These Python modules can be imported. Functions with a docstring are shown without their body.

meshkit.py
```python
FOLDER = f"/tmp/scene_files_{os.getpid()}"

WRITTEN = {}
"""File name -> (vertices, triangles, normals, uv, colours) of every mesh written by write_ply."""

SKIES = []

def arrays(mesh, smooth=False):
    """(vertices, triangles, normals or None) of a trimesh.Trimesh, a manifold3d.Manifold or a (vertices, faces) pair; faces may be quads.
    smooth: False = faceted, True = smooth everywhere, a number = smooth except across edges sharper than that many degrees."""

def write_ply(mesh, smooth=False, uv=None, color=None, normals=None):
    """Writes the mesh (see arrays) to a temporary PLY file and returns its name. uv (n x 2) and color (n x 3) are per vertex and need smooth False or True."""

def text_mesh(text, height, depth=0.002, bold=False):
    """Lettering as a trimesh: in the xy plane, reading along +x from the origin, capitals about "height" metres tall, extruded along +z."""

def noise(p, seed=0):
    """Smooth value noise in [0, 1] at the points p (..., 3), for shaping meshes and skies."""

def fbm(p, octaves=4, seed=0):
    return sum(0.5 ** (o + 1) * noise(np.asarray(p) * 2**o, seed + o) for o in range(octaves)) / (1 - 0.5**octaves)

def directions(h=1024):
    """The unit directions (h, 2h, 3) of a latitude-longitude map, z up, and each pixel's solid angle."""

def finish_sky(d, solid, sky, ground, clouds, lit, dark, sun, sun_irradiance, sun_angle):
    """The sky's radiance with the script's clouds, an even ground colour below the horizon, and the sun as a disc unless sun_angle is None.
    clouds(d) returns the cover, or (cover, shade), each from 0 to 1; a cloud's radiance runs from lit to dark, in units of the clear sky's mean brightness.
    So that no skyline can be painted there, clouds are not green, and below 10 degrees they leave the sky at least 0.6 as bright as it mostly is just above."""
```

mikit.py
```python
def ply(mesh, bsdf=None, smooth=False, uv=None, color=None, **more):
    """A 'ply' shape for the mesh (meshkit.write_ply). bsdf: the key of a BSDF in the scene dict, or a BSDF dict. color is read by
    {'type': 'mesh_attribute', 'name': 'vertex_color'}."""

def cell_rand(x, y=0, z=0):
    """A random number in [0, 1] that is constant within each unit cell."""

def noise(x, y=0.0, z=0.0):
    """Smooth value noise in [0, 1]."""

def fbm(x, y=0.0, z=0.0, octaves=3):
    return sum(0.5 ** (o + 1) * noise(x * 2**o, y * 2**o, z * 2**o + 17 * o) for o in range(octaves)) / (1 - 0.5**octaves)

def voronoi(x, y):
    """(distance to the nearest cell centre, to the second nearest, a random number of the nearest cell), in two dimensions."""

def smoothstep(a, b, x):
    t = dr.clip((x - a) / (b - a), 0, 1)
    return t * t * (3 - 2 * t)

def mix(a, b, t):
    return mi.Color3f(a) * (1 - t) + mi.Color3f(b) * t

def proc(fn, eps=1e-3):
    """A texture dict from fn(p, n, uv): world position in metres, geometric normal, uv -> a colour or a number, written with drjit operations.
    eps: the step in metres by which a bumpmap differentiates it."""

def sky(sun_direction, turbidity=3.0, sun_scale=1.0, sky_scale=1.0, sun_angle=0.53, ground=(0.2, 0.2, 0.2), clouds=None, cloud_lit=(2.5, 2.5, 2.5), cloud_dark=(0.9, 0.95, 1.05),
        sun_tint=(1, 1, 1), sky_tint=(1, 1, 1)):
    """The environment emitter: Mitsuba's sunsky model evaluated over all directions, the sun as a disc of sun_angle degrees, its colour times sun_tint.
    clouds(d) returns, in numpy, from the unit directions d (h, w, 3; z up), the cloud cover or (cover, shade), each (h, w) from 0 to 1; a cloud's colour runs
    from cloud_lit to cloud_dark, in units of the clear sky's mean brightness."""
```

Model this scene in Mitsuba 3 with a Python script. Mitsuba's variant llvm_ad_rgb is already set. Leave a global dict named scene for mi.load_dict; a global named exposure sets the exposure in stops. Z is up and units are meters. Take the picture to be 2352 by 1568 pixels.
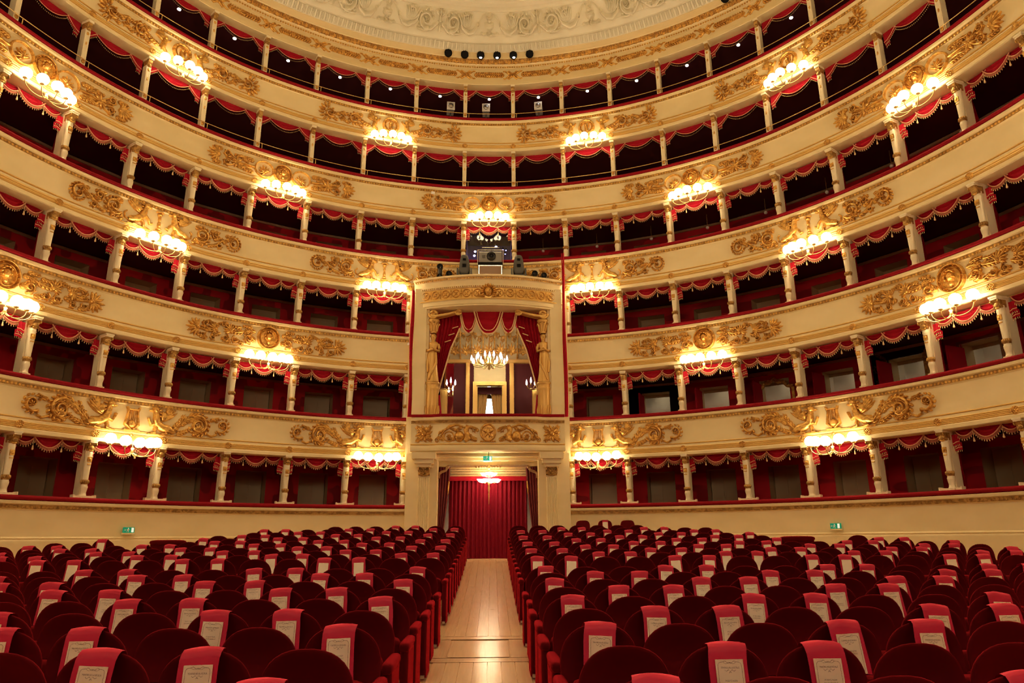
import math, random
import numpy as np, trimesh, mitsuba as mi, mikit, meshkit
from mikit import proc, noise, fbm, smoothstep, mix
import drjit as dr
from scipy.interpolate import CubicSpline

random.seed(7)
RNG = np.random.default_rng(7)
T = mi.ScalarTransform4f
PI = math.pi
ZC = 1.65                                   # camera height above the datum; the heights below were surveyed from the camera

# ------------------------------------------------------------------ camera, light level
W, H, FPX = 2352, 1568, 1636.26
YAW, PITCH, ROLL, CX = math.radians(1.62078), math.radians(15.4422), math.radians(-0.35528), 0.13634


def cam_axes():
    cy, sy, cp, sp = math.cos(YAW), math.sin(YAW), math.cos(PITCH), math.sin(PITCH)
    fwd = np.array([sy * cp, cy * cp, sp])
    right = np.array([cy, -sy, 0.0])
    up = np.cross(right, fwd)
    cr, sr = math.cos(ROLL), math.sin(ROLL)
    return right * cr + up * sr, up * cr - right * sr, fwd


_r, _u, _f = cam_axes()
EYE = np.array([CX, 0.0, ZC])
_m = np.eye(4)
_m[:3, 0], _m[:3, 1], _m[:3, 2], _m[:3, 3] = -_r, _u, _f, EYE
scene = {"type": "scene"}
labels = {}
scene["camera"] = {"type": "perspective", "fov": 2 * math.degrees(math.atan(W / 2 / FPX)), "fov_axis": "x", "near_clip": 0.05, "far_clip": 200.0, "to_world": T(_m)}
exposure = 0.08
LAMP = np.array([1.0, 0.78, 0.45])          # the warm colour of the house lamps
LAMP_L = 20.0                               # radiance of an opal globe
ADDED_FLOOD_L = 140.0                             # radiance of the flood lamps added behind the camera for front light
CHAND_L = 52.0                              # radiance of the great chandelier's globes (it hangs above the frame)


def visible(p, margin=40):
    """Whether a point lies inside the photograph's frame (used only to leave out repeats the photograph shows nothing of)."""
    d = np.asarray(p, float) - EYE
    z = d @ _f
    if z < 0.3:
        return False
    x, y = W / 2 + FPX * (d @ _r) / z, H / 2 - FPX * (d @ _u) / z
    return -margin < x < W + margin and -margin < y < H + margin


# ------------------------------------------------------------------ materials
def rgb(c):
    return {"type": "rgb", "value": [float(x) for x in c]}


def mat(name, color, rough=0.6, metallic=0.0, spec=0.5, sheen=0.0, tint=0.0, clear=0.0, bump=None, bscale=0.002):
    d = {"type": "principled", "base_color": color if isinstance(color, dict) else rgb(color), "roughness": rough, "metallic": metallic, "specular": spec}
    if sheen:
        d["sheen"], d["sheen_tint"] = sheen, tint
    if clear:
        d["clearcoat"], d["clearcoat_gloss"] = clear, 0.8
    if bump is not None:
        d = {"type": "bumpmap", "arbitrary": bump, "bsdf": d, "scale": bscale}
    scene[name] = {"type": "twosided", "bsdf": d}
    return name


def cream_fn(a, b):
    def fn(p, n, uv):
        t = fbm(p.x * 1.3, p.y * 1.3, p.z * 2.5, octaves=3)
        g = fbm(p.x * 22, p.y * 22, p.z * 5, octaves=2)
        return mix(a, b, smoothstep(0.3, 0.7, t) * 0.75 + g * 0.25)
    return fn


def gold_fn(a, b, f=14.0):
    def fn(p, n, uv):
        t = fbm(p.x * f, p.y * f, p.z * f, octaves=3)
        return mix(a, b, smoothstep(0.35, 0.65, t))
    return fn


def damask_fn(p, n, uv):
    u = p.x + p.y
    t = noise(u * 3.4, p.z * 3.4, 3.0)
    k = smoothstep(0.5, 0.62, t)
    return mix((0.60, 0.012, 0.022), (0.33, 0.005, 0.010), k)


def wood_fn(p, n, uv):
    board = dr.floor((p.x + 0.56) / 0.16)
    g = fbm(p.x * 55 + board * 3.1, p.y * 2.2, board * 7.7, octaves=3)
    w = mikit.cell_rand(board, dr.floor(p.y * 0.4 + board * 0.37), 5)
    s = fbm(p.x * 3, p.y * 1.3, 4.0, octaves=2)
    return mix(mix((0.56, 0.35, 0.18), (0.72, 0.48, 0.27), g), (0.63, 0.42, 0.23), 0.35 * w + 0.3 * s)


mat("m_cream", proc(cream_fn((0.70, 0.565, 0.295), (0.75, 0.61, 0.34))), 0.5)
mat("m_cream_flat", (0.72, 0.585, 0.31), 0.5)
mat("m_ceiling", proc(cream_fn((0.70, 0.66, 0.51), (0.77, 0.73, 0.58))), 0.6)
mat("m_column", (0.76, 0.66, 0.44), 0.4)
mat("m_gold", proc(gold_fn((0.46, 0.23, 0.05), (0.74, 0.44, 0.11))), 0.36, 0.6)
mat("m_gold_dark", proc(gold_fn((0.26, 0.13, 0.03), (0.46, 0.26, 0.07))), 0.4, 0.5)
mat("m_gilt_line", (0.76, 0.49, 0.15), 0.34, 0.5)
mat("m_brass", (0.80, 0.58, 0.24), 0.28, 0.75)
mat("m_red_rail", (0.20, 0.002, 0.007), 0.9, spec=0.2, sheen=0.15, tint=1.0)
mat("m_red_cloth", (0.34, 0.004, 0.017), 0.85, spec=0.25, sheen=0.2, tint=1.0)
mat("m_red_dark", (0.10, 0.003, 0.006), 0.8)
mat("m_damask", proc(damask_fn), 0.75)
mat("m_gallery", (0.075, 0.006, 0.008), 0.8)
mat("m_trim", (0.70, 0.36, 0.22), 0.7)
mat("m_fringe_band", (0.30, 0.085, 0.045), 0.8)
mat("m_fringe", (0.78, 0.56, 0.30), 0.55)
mat("m_velvet", (0.070, 0.0005, 0.0024), 0.9, spec=0.1, sheen=1.6, tint=1.0)
mat("m_cover", (0.42, 0.009, 0.038), 0.6, spec=0.3, sheen=2.2, tint=0.85)
mat("m_card", (0.88, 0.79, 0.60), 0.6)
mat("m_ink", (0.30, 0.22, 0.14), 0.7)
mat("m_door", (0.48, 0.37, 0.21), 0.55)
mat("m_niche", (0.46, 0.34, 0.18), 0.7)
mat("m_wood", proc(wood_fn), 0.20, spec=1.0, clear=0.4)
mat("m_plank_gap", (0.10, 0.05, 0.02), 0.8)
mat("m_black", (0.008, 0.008, 0.009), 0.9, spec=0.1)
mat("m_black_gloss", (0.015, 0.015, 0.017), 0.15)
mat("m_grey", (0.20, 0.19, 0.175), 0.45)
mat("m_dark_grey", (0.06, 0.06, 0.058), 0.5)
mat("m_silver", (0.7, 0.7, 0.7), 0.25, 0.9)
mat("m_white", (0.85, 0.83, 0.78), 0.5)
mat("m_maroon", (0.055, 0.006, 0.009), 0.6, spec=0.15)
mat("m_bronze", (0.66, 0.40, 0.12), 0.36, 0.5)
mat("m_cove", (0.42, 0.32, 0.17), 0.6)
mat("m_mirror", (0.75, 0.72, 0.66), 0.06, 1.0)
mat("m_green", (0.0, 0.22, 0.12), 0.4)
mat("m_wood_dark", (0.23, 0.12, 0.05), 0.4)
mat("m_louver", (0.74, 0.58, 0.34), 0.45)
mat("m_curtain", (0.16, 0.001, 0.010), 0.8, spec=0.2, sheen=0.3, tint=1.0)
mat("m_curtain_gold", (0.62, 0.40, 0.15), 0.7)
mat("m_opal", (0.9, 0.88, 0.8), 0.3)
scene["m_glass"] = {"type": "thindielectric", "int_ior": 1.5}


# ------------------------------------------------------------------ mesh building
class MB:
    """Collects vertices and triangles; meshes added here share nothing, so smooth normals stay within each piece."""

    def __init__(self):
        self.v, self.f, self.n = [], [], 0

    def add(self, v, f):
        v, f = np.asarray(v, float), np.asarray(f, int)
        if f.shape[1] == 4:
            f = np.vstack([f[:, [0, 1, 2]], f[:, [0, 2, 3]]])
        self.v.append(v)
        self.f.append(f + self.n)
        self.n += len(v)
        return self

    def join(self, other, m=None):
        v, f = other.get()
        if m is not None:
            v = v @ np.asarray(m)[:3, :3].T + np.asarray(m)[:3, 3]
        return self.add(v, f)

    def mesh(self, tm):
        return self.add(tm.vertices, tm.faces)

    def box(self, x0, x1, y0, y1, z0, z1):
        for a in range(3):                                    # separate faces, so that smooth shading keeps hard edges
            for s in (0, 1):
                lo, hi = [x0, y0, z0], [x1, y1, z1]
                b, c = [i for i in range(3) if i != a]
                q = []
                for (i, j) in ((0, 0), (1, 0), (1, 1), (0, 1)):
                    p = [0, 0, 0]
                    p[a] = (lo, hi)[s][a]
                    p[b], p[c] = (lo, hi)[i][b], (lo, hi)[j][c]
                    q.append(p)
                flip = (s == 1) == (a == 1)
                self.add(q[::-1] if flip else q, [[0, 1, 2, 3]])
        return self

    def grid(self, P, close_u=False, close_v=False):
        """P: (nu, nv, 3)."""
        P = np.asarray(P, float)
        nu, nv = P.shape[:2]
        i, j = np.meshgrid(np.arange(nu - (not close_u)), np.arange(nv - (not close_v)), indexing="ij")
        a, b = i * nv + j, ((i + 1) % nu) * nv + j
        c, d = ((i + 1) % nu) * nv + (j + 1) % nv, i * nv + (j + 1) % nv
        return self.add(P.reshape(-1, 3), np.stack([a, b, c, d], -1).reshape(-1, 4))

    def tube(self, path, r, n=6, caps=True):
        path = np.asarray(path, float)
        r = np.broadcast_to(r, len(path))
        t = np.gradient(path, axis=0)
        t /= np.linalg.norm(t, axis=1, keepdims=True) + 1e-12
        ref = np.array([0, 0, 1.0]) if abs(t[:, 2]).mean() < 0.8 else np.array([1.0, 0, 0])
        x = np.cross(t, ref)
        x /= np.linalg.norm(x, axis=1, keepdims=True) + 1e-12
        y = np.cross(t, x)
        a = np.arange(n) * 2 * PI / n
        P = path[:, None] + r[:, None, None] * (np.cos(a)[None, :, None] * x[:, None] + np.sin(a)[None, :, None] * y[:, None])
        self.grid(P, close_v=True)
        if caps:
            for k in (0, -1):
                self.add(np.vstack([P[k], path[k]]), [[i, (i + 1) % n, n] for i in range(n)])
        return self

    def lathe(self, prof, n=12, cx=0, cy=0, a0=0, a1=2 * PI):
        """prof: (r, z) pairs."""
        prof = np.asarray(prof, float)
        full = abs(a1 - a0 - 2 * PI) < 1e-6
        a = np.linspace(a0, a1, n + 1)[: n if full else n + 1]
        P = np.stack([cx + prof[:, :1] * np.cos(a), cy + prof[:, :1] * np.sin(a), np.repeat(prof[:, 1:], len(a), 1)], -1)
        return self.grid(P, close_v=full)

    def ball(self, c, r, sub=1):
        m = trimesh.creation.icosphere(subdivisions=sub)
        return self.add(m.vertices * np.asarray(r) + np.asarray(c), m.faces)

    def prism(self, poly, x0, x1):
        """Polygon in (y, z), extruded along x, hard edges."""
        poly = np.asarray(poly, float)
        n = len(poly)
        for k in range(n):
            a, b = poly[k], poly[(k + 1) % n]
            self.add([[x0, *a], [x1, *a], [x1, *b], [x0, *b]], [[0, 1, 2, 3]])
        from shapely.geometry import Polygon
        v, f = trimesh.creation.triangulate_polygon(Polygon(poly), engine="earcut")
        for x in (x0, x1):
            self.add(np.column_stack([np.full(len(v), x), v]), f)
        return self

    def get(self):
        return np.vstack(self.v), np.vstack(self.f)

    def outward(self):
        """Turns the triangles so that a closed shape's normals (along which it emits) point outwards."""
        v, f = self.get()
        c = v.mean(0)
        a, b, d = (v[f[:, i]] - c for i in range(3))
        if np.einsum("ij,ij->i", a, np.cross(b, d)).sum() < 0:
            f = f[:, ::-1]
        self.v, self.f, self.n = [v], [f], len(v)
        return self

    def ply(self, m, smooth=True):
        return mikit.ply(self.get(), m, smooth=smooth)


_count = {}


def numbered(base):
    k = _count.get(base, 0)
    _count[base] = k + 1
    return base if k == 0 else f"{base}_{k:03d}"


def thing(name, label, cat, group=None, kind=None):
    key = numbered(name)
    d = {"label": label, "category": cat}
    if group:
        d["group"] = group
    if kind:
        d["kind"] = kind
    labels[key] = d
    return key


def struct(name, label, cat=None):
    key = numbered(name)
    labels[key] = {"label": label, "kind": "structure", "category": cat or name.split("_")[0]}
    return key


def part(parent, name, shape, m=None, to_world=None, label=None, kind=None, smooth=True, **more):
    key = numbered(f"{parent}__{name}")
    if isinstance(shape, MB):
        shape = shape.ply(m, smooth)
    d = {**shape, **more}
    if to_world is not None:
        d["to_world"] = T(np.asarray(to_world, float))
    scene[key] = d
    x = {}
    if label:
        x["label"] = label
    if kind:
        x["kind"] = kind
    if x:
        labels[key] = x
    return key


def emit(L):
    return {"type": "area", "radiance": rgb(L)}


def xf(loc=(0, 0, 0), rz=0.0, scale=(1, 1, 1)):
    m = np.eye(4)
    c, s = math.cos(rz), math.sin(rz)
    m[:3, :3] = np.array([[c, -s, 0], [s, c, 0], [0, 0, 1]]) @ np.diag(scale)
    m[:3, 3] = loc
    return m


ORD = "zeroth first second third fourth fifth sixth seventh eighth ninth tenth eleventh twelfth thirteenth fourteenth fifteenth sixteenth seventeenth eighteenth nineteenth twentieth twenty-first".split()

# ------------------------------------------------------------------ the horseshoe
BAY = 1.76
RAIL = [None] + [z + ZC for z in (1.006, 3.725, 6.514, 9.257, 12.035, 14.803)]     # top of the red rail of each tier
SOFFIT = 1.40                                                                       # from a rail to the soffit above it
_px = [0.0, 0.876, 2.634, 4.316, 5.909, 7.381, 8.678, 9.772, 10.682, 11.358, 11.80, 12.02, 12.08, 12.02, 11.9, 11.7, 11.4]
_py = [23.03, 23.0, 22.69, 22.189, 21.438, 20.479, 19.333, 17.957, 16.447, 14.785, 13.08, 11.33, 9.57, 7.81, 6.05, 4.30, 2.57]
_ps = [0.0] + [(k - 0.5) * BAY for k in range(1, 17)]
_SX = CubicSpline([-s for s in _ps[:0:-1]] + _ps, [-x for x in _px[:0:-1]] + _px)
_SY = CubicSpline([-s for s in _ps[:0:-1]] + _ps, _py[:0:-1] + _py)
S_END = _ps[-1]


def curve(s):
    """Point, unit tangent and outward unit normal of the column line at arc length s from the axis."""
    s = np.asarray(s, float)
    p = np.stack([_SX(s), _SY(s)], -1)
    t = np.stack([_SX(s, 1), _SY(s, 1)], -1)
    t /= np.linalg.norm(t, axis=-1, keepdims=True)
    return p, t, np.stack([-t[..., 1], t[..., 0]], -1)


def at(s, o, z):
    s, o, z = np.broadcast_arrays(np.asarray(s, float), o, z)
    p, t, n = curve(s)
    return np.concatenate([p + n * o[..., None], z[..., None]], -1)


def frame(s, z):
    p, t, n = curve(s)
    m = np.eye(4)
    m[:2, 0], m[:2, 1], m[:2, 3], m[2, 3] = t, n, p, z
    return m


def col_s(k):
    return math.copysign((abs(k) - 0.5) * BAY, k)


def bay_frame(b, z, o=0.0):
    """Chord frame of a bay (centre of its chord), x scaled so that +-0.88 reaches the two columns."""
    a, c = (at(b * BAY + e * BAY / 2, o, z) for e in (-1, 1))
    x = (c - a)[:2]
    L = np.linalg.norm(x)
    x = x / L
    m = np.eye(4)
    m[:2, 0], m[:2, 1], m[:3, 3] = x * (L / BAY), (-x[1], x[0]), (a + c) / 2
    return m


def sweep(prof, s0, s1, z=0.0, ds=0.22, mb=None):
    """An open profile of (o, z) points run along the horseshoe; each face of the profile has its own normals."""
    mb = mb or MB()
    s = np.linspace(s0, s1, max(2, int(abs(s1 - s0) / ds) + 1))
    for a, b in zip(prof[:-1], prof[1:]):
        mb.grid(np.stack([at(s, a[0], z + a[1]), at(s, b[0], z + b[1])], 1))
    return mb


def round_sweep(o, zc, ro, rz, s0, s1, z=0.0, n=10, ds=0.22, mb=None):
    """A rounded moulding of elliptical section, smooth."""
    mb = mb or MB()
    s = np.linspace(s0, s1, max(2, int(abs(s1 - s0) / ds) + 1))
    a = np.arange(n) * 2 * PI / n
    P = np.stack([at(s, o + ro * np.sign(math.cos(t)) * abs(math.cos(t)) ** 0.6, z + zc + rz * np.sign(math.sin(t)) * abs(math.sin(t)) ** 0.6) for t in a], 1)
    mb.grid(P, close_v=True)
    for k in (0, -1):
        mb.add(P[k], [[0, i, i + 1] for i in range(1, n - 1)])
    return mb


# ------------------------------------------------------------------ relief carving: strokes on a flat (u, v, h) sheet
class Relief(MB):
    def stroke(self, path, w, h):
        path = np.asarray(path, float)
        n = len(path)
        w, h = np.broadcast_to(w, n), np.broadcast_to(h, n)
        t = np.gradient(path, axis=0)
        t /= np.linalg.norm(t, axis=1, keepdims=True) + 1e-12
        nrm = np.stack([-t[:, 1], t[:, 0]], 1)
        P = []
        for a, b in ((-1, 0.0), (-0.62, 0.8), (0, 1.0), (0.62, 0.8), (1, 0.0)):
            P.append(np.column_stack([path + nrm * (w * a)[:, None], h * b]))
        return self.grid(np.stack(P, 1))

    def leaf(self, x, y, ang, L, w, curl=0.0, h=0.04, n=6):
        t = np.linspace(0, 1, n)
        a = ang + curl * t
        step = L / (n - 1)
        px = x + np.concatenate([[0], np.cumsum(np.cos(a[:-1]) * step)])
        py = y + np.concatenate([[0], np.cumsum(np.sin(a[:-1]) * step)])
        ww = w * np.sin(PI * (0.12 + 0.86 * t)) ** 0.8
        return self.stroke(np.column_stack([px, py]), ww, h * (0.5 + 0.5 * np.sin(PI * t)))

    def dome(self, x, y, ru, rv, h, n=10):
        rings = [(1.0, 0.0), (0.8, 0.62), (0.45, 0.92)]
        a = np.arange(n) * 2 * PI / n
        P = [np.column_stack([x + ru * r * np.cos(a), y + rv * r * np.sin(a), np.full(n, h * k)]) for r, k in rings]
        v = np.vstack(P + [[[x, y, h]]])
        f = []
        for r in range(2):
            for i in range(n):
                j = (i + 1) % n
                f += [[r * n + i, r * n + j, (r + 1) * n + j], [r * n + i, (r + 1) * n + j, (r + 1) * n + i]]
        f += [[2 * n + i, 2 * n + (i + 1) % n, 3 * n] for i in range(n)]
        return self.add(v, f)

    def ring(self, x, y, ru, rv, w, h, n=22):
        a = np.linspace(0, 2 * PI, n + 1)
        return self.stroke(np.column_stack([x + ru * np.cos(a), y + rv * np.sin(a)]), w, h)

    def scroll(self, x, y, r, d=1, a0=0.0, turns=1.5, w=0.035, h=0.05, leaves=9, heart=True):
        """A spiral tendril that ends in a rosette, with acanthus leaves along its back."""
        t = np.linspace(0, 1, 22)
        a = a0 + d * turns * 2 * PI * t
        rr = r * (1 - 0.72 * t ** 0.8)
        self.stroke(np.column_stack([x + rr * np.cos(a), y + rr * np.sin(a)]), w * (1 - 0.35 * t), h)
        if heart:
            self.rosette(x, y, r * 0.26, 5, h * 1.1)
        for k in range(leaves):
            b = a0 + d * 2 * PI * k / max(leaves, 1) * 0.85
            q = r * (1 - 0.25 * k / max(leaves, 1))
            self.leaf(x + q * math.cos(b), y + q * math.sin(b), b + d * 0.7, r * 0.42, r * 0.13, d * 0.9, h)
        return self

    def rosette(self, x, y, r, n=6, h=0.04):
        for k in range(n):
            a = 2 * PI * k / n
            self.leaf(x + 0.2 * r * math.cos(a), y + 0.2 * r * math.sin(a), a, r * 0.8, r * 0.3, 0, h, 4)
        return self.dome(x, y, r * 0.3, r * 0.3, h * 1.3, 7)

    def palmette(self, x, y, ang, r, n=7, h=0.045, spread=1.25):
        for k in range(n):
            q = (k / (n - 1) - 0.5) * 2
            a = ang + q * spread
            self.leaf(x, y, a, r * (1 - 0.28 * abs(q)), r * 0.13, 0.5 * q, h)
        return self.dome(x, y, r * 0.2, r * 0.2, h * 1.2, 8)

    def acanthus(self, x, y, ang, L, w, curl, h=0.045, n=6):
        t = np.linspace(0, 1, n)
        a = ang + curl * t
        px = x + np.concatenate([[0], np.cumsum(np.cos(a[:-1]) * L / (n - 1))])
        py = y + np.concatenate([[0], np.cumsum(np.sin(a[:-1]) * L / (n - 1))])
        self.stroke(np.column_stack([px, py]), w * 0.28 * (1.2 - t), h)
        for k in range(n - 1):
            for s in (-1, 1):
                self.leaf(px[k], py[k], a[k] + s * 0.75, w * (1.1 - 0.5 * t[k]), w * 0.26, -s * 0.7, h * 0.9, 5)
        return self

    def medallion(self, x, y, r, h=0.06):
        a = np.arange(24) * 2 * PI / 24
        self.ring(x, y, r * 0.94, r * 0.94, r * 0.07, h)
        self.ring(x, y, r * 0.72, r * 0.72, r * 0.045, h * 0.8)
        self.dome(x, y, r * 0.9, r * 0.9, h * 0.4, 20)
        for k in range(16):
            b = 2 * PI * k / 16
            self.dome(x + r * 0.83 * math.cos(b), y + r * 0.83 * math.sin(b), r * 0.06, r * 0.06, h * 0.8, 5)
        self.dome(x, y + r * 0.08, r * 0.30, r * 0.38, h * 1.5, 12)       # a head in relief with hair and neck
        self.dome(x + r * 0.22, y + r * 0.05, r * 0.12, r * 0.09, h * 1.5, 6)
        self.leaf(x, y - r * 0.2, -PI / 2, r * 0.42, r * 0.22, 0, h * 1.2)
        for k in range(6):
            b = 0.5 + k * 0.55
            self.leaf(x + r * 0.3 * math.cos(b), y + r * 0.1 + r * 0.36 * math.sin(b), b + 1.2, r * 0.26, r * 0.09, 0.9, h * 1.5, 4)
        return self

    def beast(self, x, y, d, s=1.0, rearing=False):
        """A winged beast in profile, sitting; d = +1 looks towards +u."""
        X = lambda q: [(x + d * s * a, y + s * b) for a, b in q]
        up = 0.08 if rearing else 0.0
        self.stroke(X([(-0.34, -0.20), (-0.24, -0.16), (-0.08, -0.14 + up / 2), (0.05, -0.06 + up), (0.10, 0.08 + up)]), s * np.array([0.04, 0.10, 0.10, 0.10, 0.07]), 0.07)
        self.stroke(X([(0.08, 0.02 + up), (0.10, 0.14 + up), (0.12, 0.22 + up)]), s * np.array([0.09, 0.07, 0.06]), 0.075)
        self.dome(x + d * s * 0.13, y + s * (0.24 + up), s * 0.085, s * 0.085, 0.09, 9)
        self.leaf(x + d * s * 0.17, y + s * (0.22 + up), 0 if d > 0 else PI, s * 0.11, s * 0.035, 0, 0.06, 4)
        for k in range(4):
            self.leaf(x + d * s * 0.05, y + s * (0.30 - 0.06 * k + up), PI / 2 + d * (0.9 + 0.3 * k), s * 0.10, s * 0.03, d * 0.6, 0.06, 4)
        fr = [(0.10, -0.06 + up), (0.20, -0.10 + up), (0.24, -0.02 + up), (0.27, 0.06)] if not rearing else [(0.10, 0.0 + up), (0.22, -0.02), (0.26, -0.14), (0.33, -0.10)]
        self.stroke(X(fr), s * np.array([0.045, 0.035, 0.03, 0.035]), 0.05)
        self.stroke(X([(0.04, -0.10), (0.10, -0.20), (0.08, -0.27), (0.20, -0.285)]), s * np.array([0.06, 0.045, 0.035, 0.035]), 0.055)
        self.stroke(X([(-0.24, -0.15), (-0.14, -0.20), (-0.20, -0.275), (-0.05, -0.285)]), s * np.array([0.085, 0.06, 0.04, 0.035]), 0.06)
        self.stroke(X([(-0.32, -0.2), (-0.42, -0.16), (-0.44, -0.04), (-0.38, 0.02)]), s * 0.025, 0.035)
        for k in range(7):
            a = 2.75 - 0.17 * k
            a = a if d > 0 else PI - a
            self.leaf(x + d * s * (-0.02 - 0.02 * k), y + s * (0.0 + 0.012 * k + up), a, s * (0.44 - 0.025 * k), s * 0.042, -d * 0.35, 0.055, 7)
        for k in range(5):
            self.leaf(x - d * s * 0.04, y + s * (0.03 + up), (2.5 - 0.22 * k) if d > 0 else PI - (2.5 - 0.22 * k), s * 0.2, s * 0.04, 0, 0.075, 5)
        self.stroke(X([(-0.36, -0.30), (0.27, -0.30)]), s * 0.018, 0.06)
        return self


def mirror(fn):
    """Both halves of a symmetrical ornament: fn(relief) draws the half with u > 0."""
    half = Relief()
    fn(half)
    v, f = half.get()
    out = Relief()
    out.add(v, f)
    out.add(v * [-1, 1, 1], f[:, ::-1])
    return out


def orn_lyre():
    def half(q):
        q.beast(0.72, 0.0, -1, 1.12)
        q.stroke([(0.03, -0.27), (0.17, -0.16), (0.14, 0.0), (0.12, 0.14), (0.16, 0.27)], [0.03, 0.04, 0.03, 0.025, 0.03], 0.06)
        q.stroke([(0, 0.21), (0.16, 0.21)], 0.022, 0.05)
        for u in (0.02, 0.07):
            q.stroke([(u, -0.1), (u, 0.2)], 0.008, 0.03)
        q.dome(0.0, -0.15, 0.12, 0.11, 0.06, 12)
        q.stroke([(0, -0.29), (0.2, -0.29)], 0.02, 0.06)
        q.acanthus(1.02, -0.26, 0.75, 0.62, 0.16, 0.5)
        q.acanthus(1.2, -0.27, 0.25, 0.42, 0.12, 0.4)
        q.acanthus(1.38, 0.06, 0.7, 0.42, 0.15, -1.6)
        q.scroll(1.78, -0.01, 0.27, -1, 2.3, 1.4, 0.045, 0.07, 13, False)
        q.ring(1.78, -0.02, 0.17, 0.17, 0.02, 0.05)
        q.acanthus(1.50, 0.20, 0.25, 0.42, 0.15, -0.7)
        q.acanthus(1.30, -0.05, 0.9, 0.4, 0.13, -1.2)
        q.acanthus(1.62, -0.24, 0.1, 0.36, 0.12, 0.6)
        for k in range(5):
            q.leaf(1.78, -0.16, 0.4 + 0.5 * k, 0.19, 0.05, 0.6, 0.08)
        q.acanthus(2.08, 0.16, 0.1, 0.26, 0.09, 0.5)
        q.scroll(2.42, 0.03, 0.2, 1, 3.9, 1.0, 0.035, 0.06, 10, False)
        q.palmette(2.42, -0.02, 1.2, 0.15, 5, 0.06)
        q.stroke([(2.02, -0.2), (2.16, -0.26), (2.3, -0.2)], 0.03, 0.05)
    return mirror(half)


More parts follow.
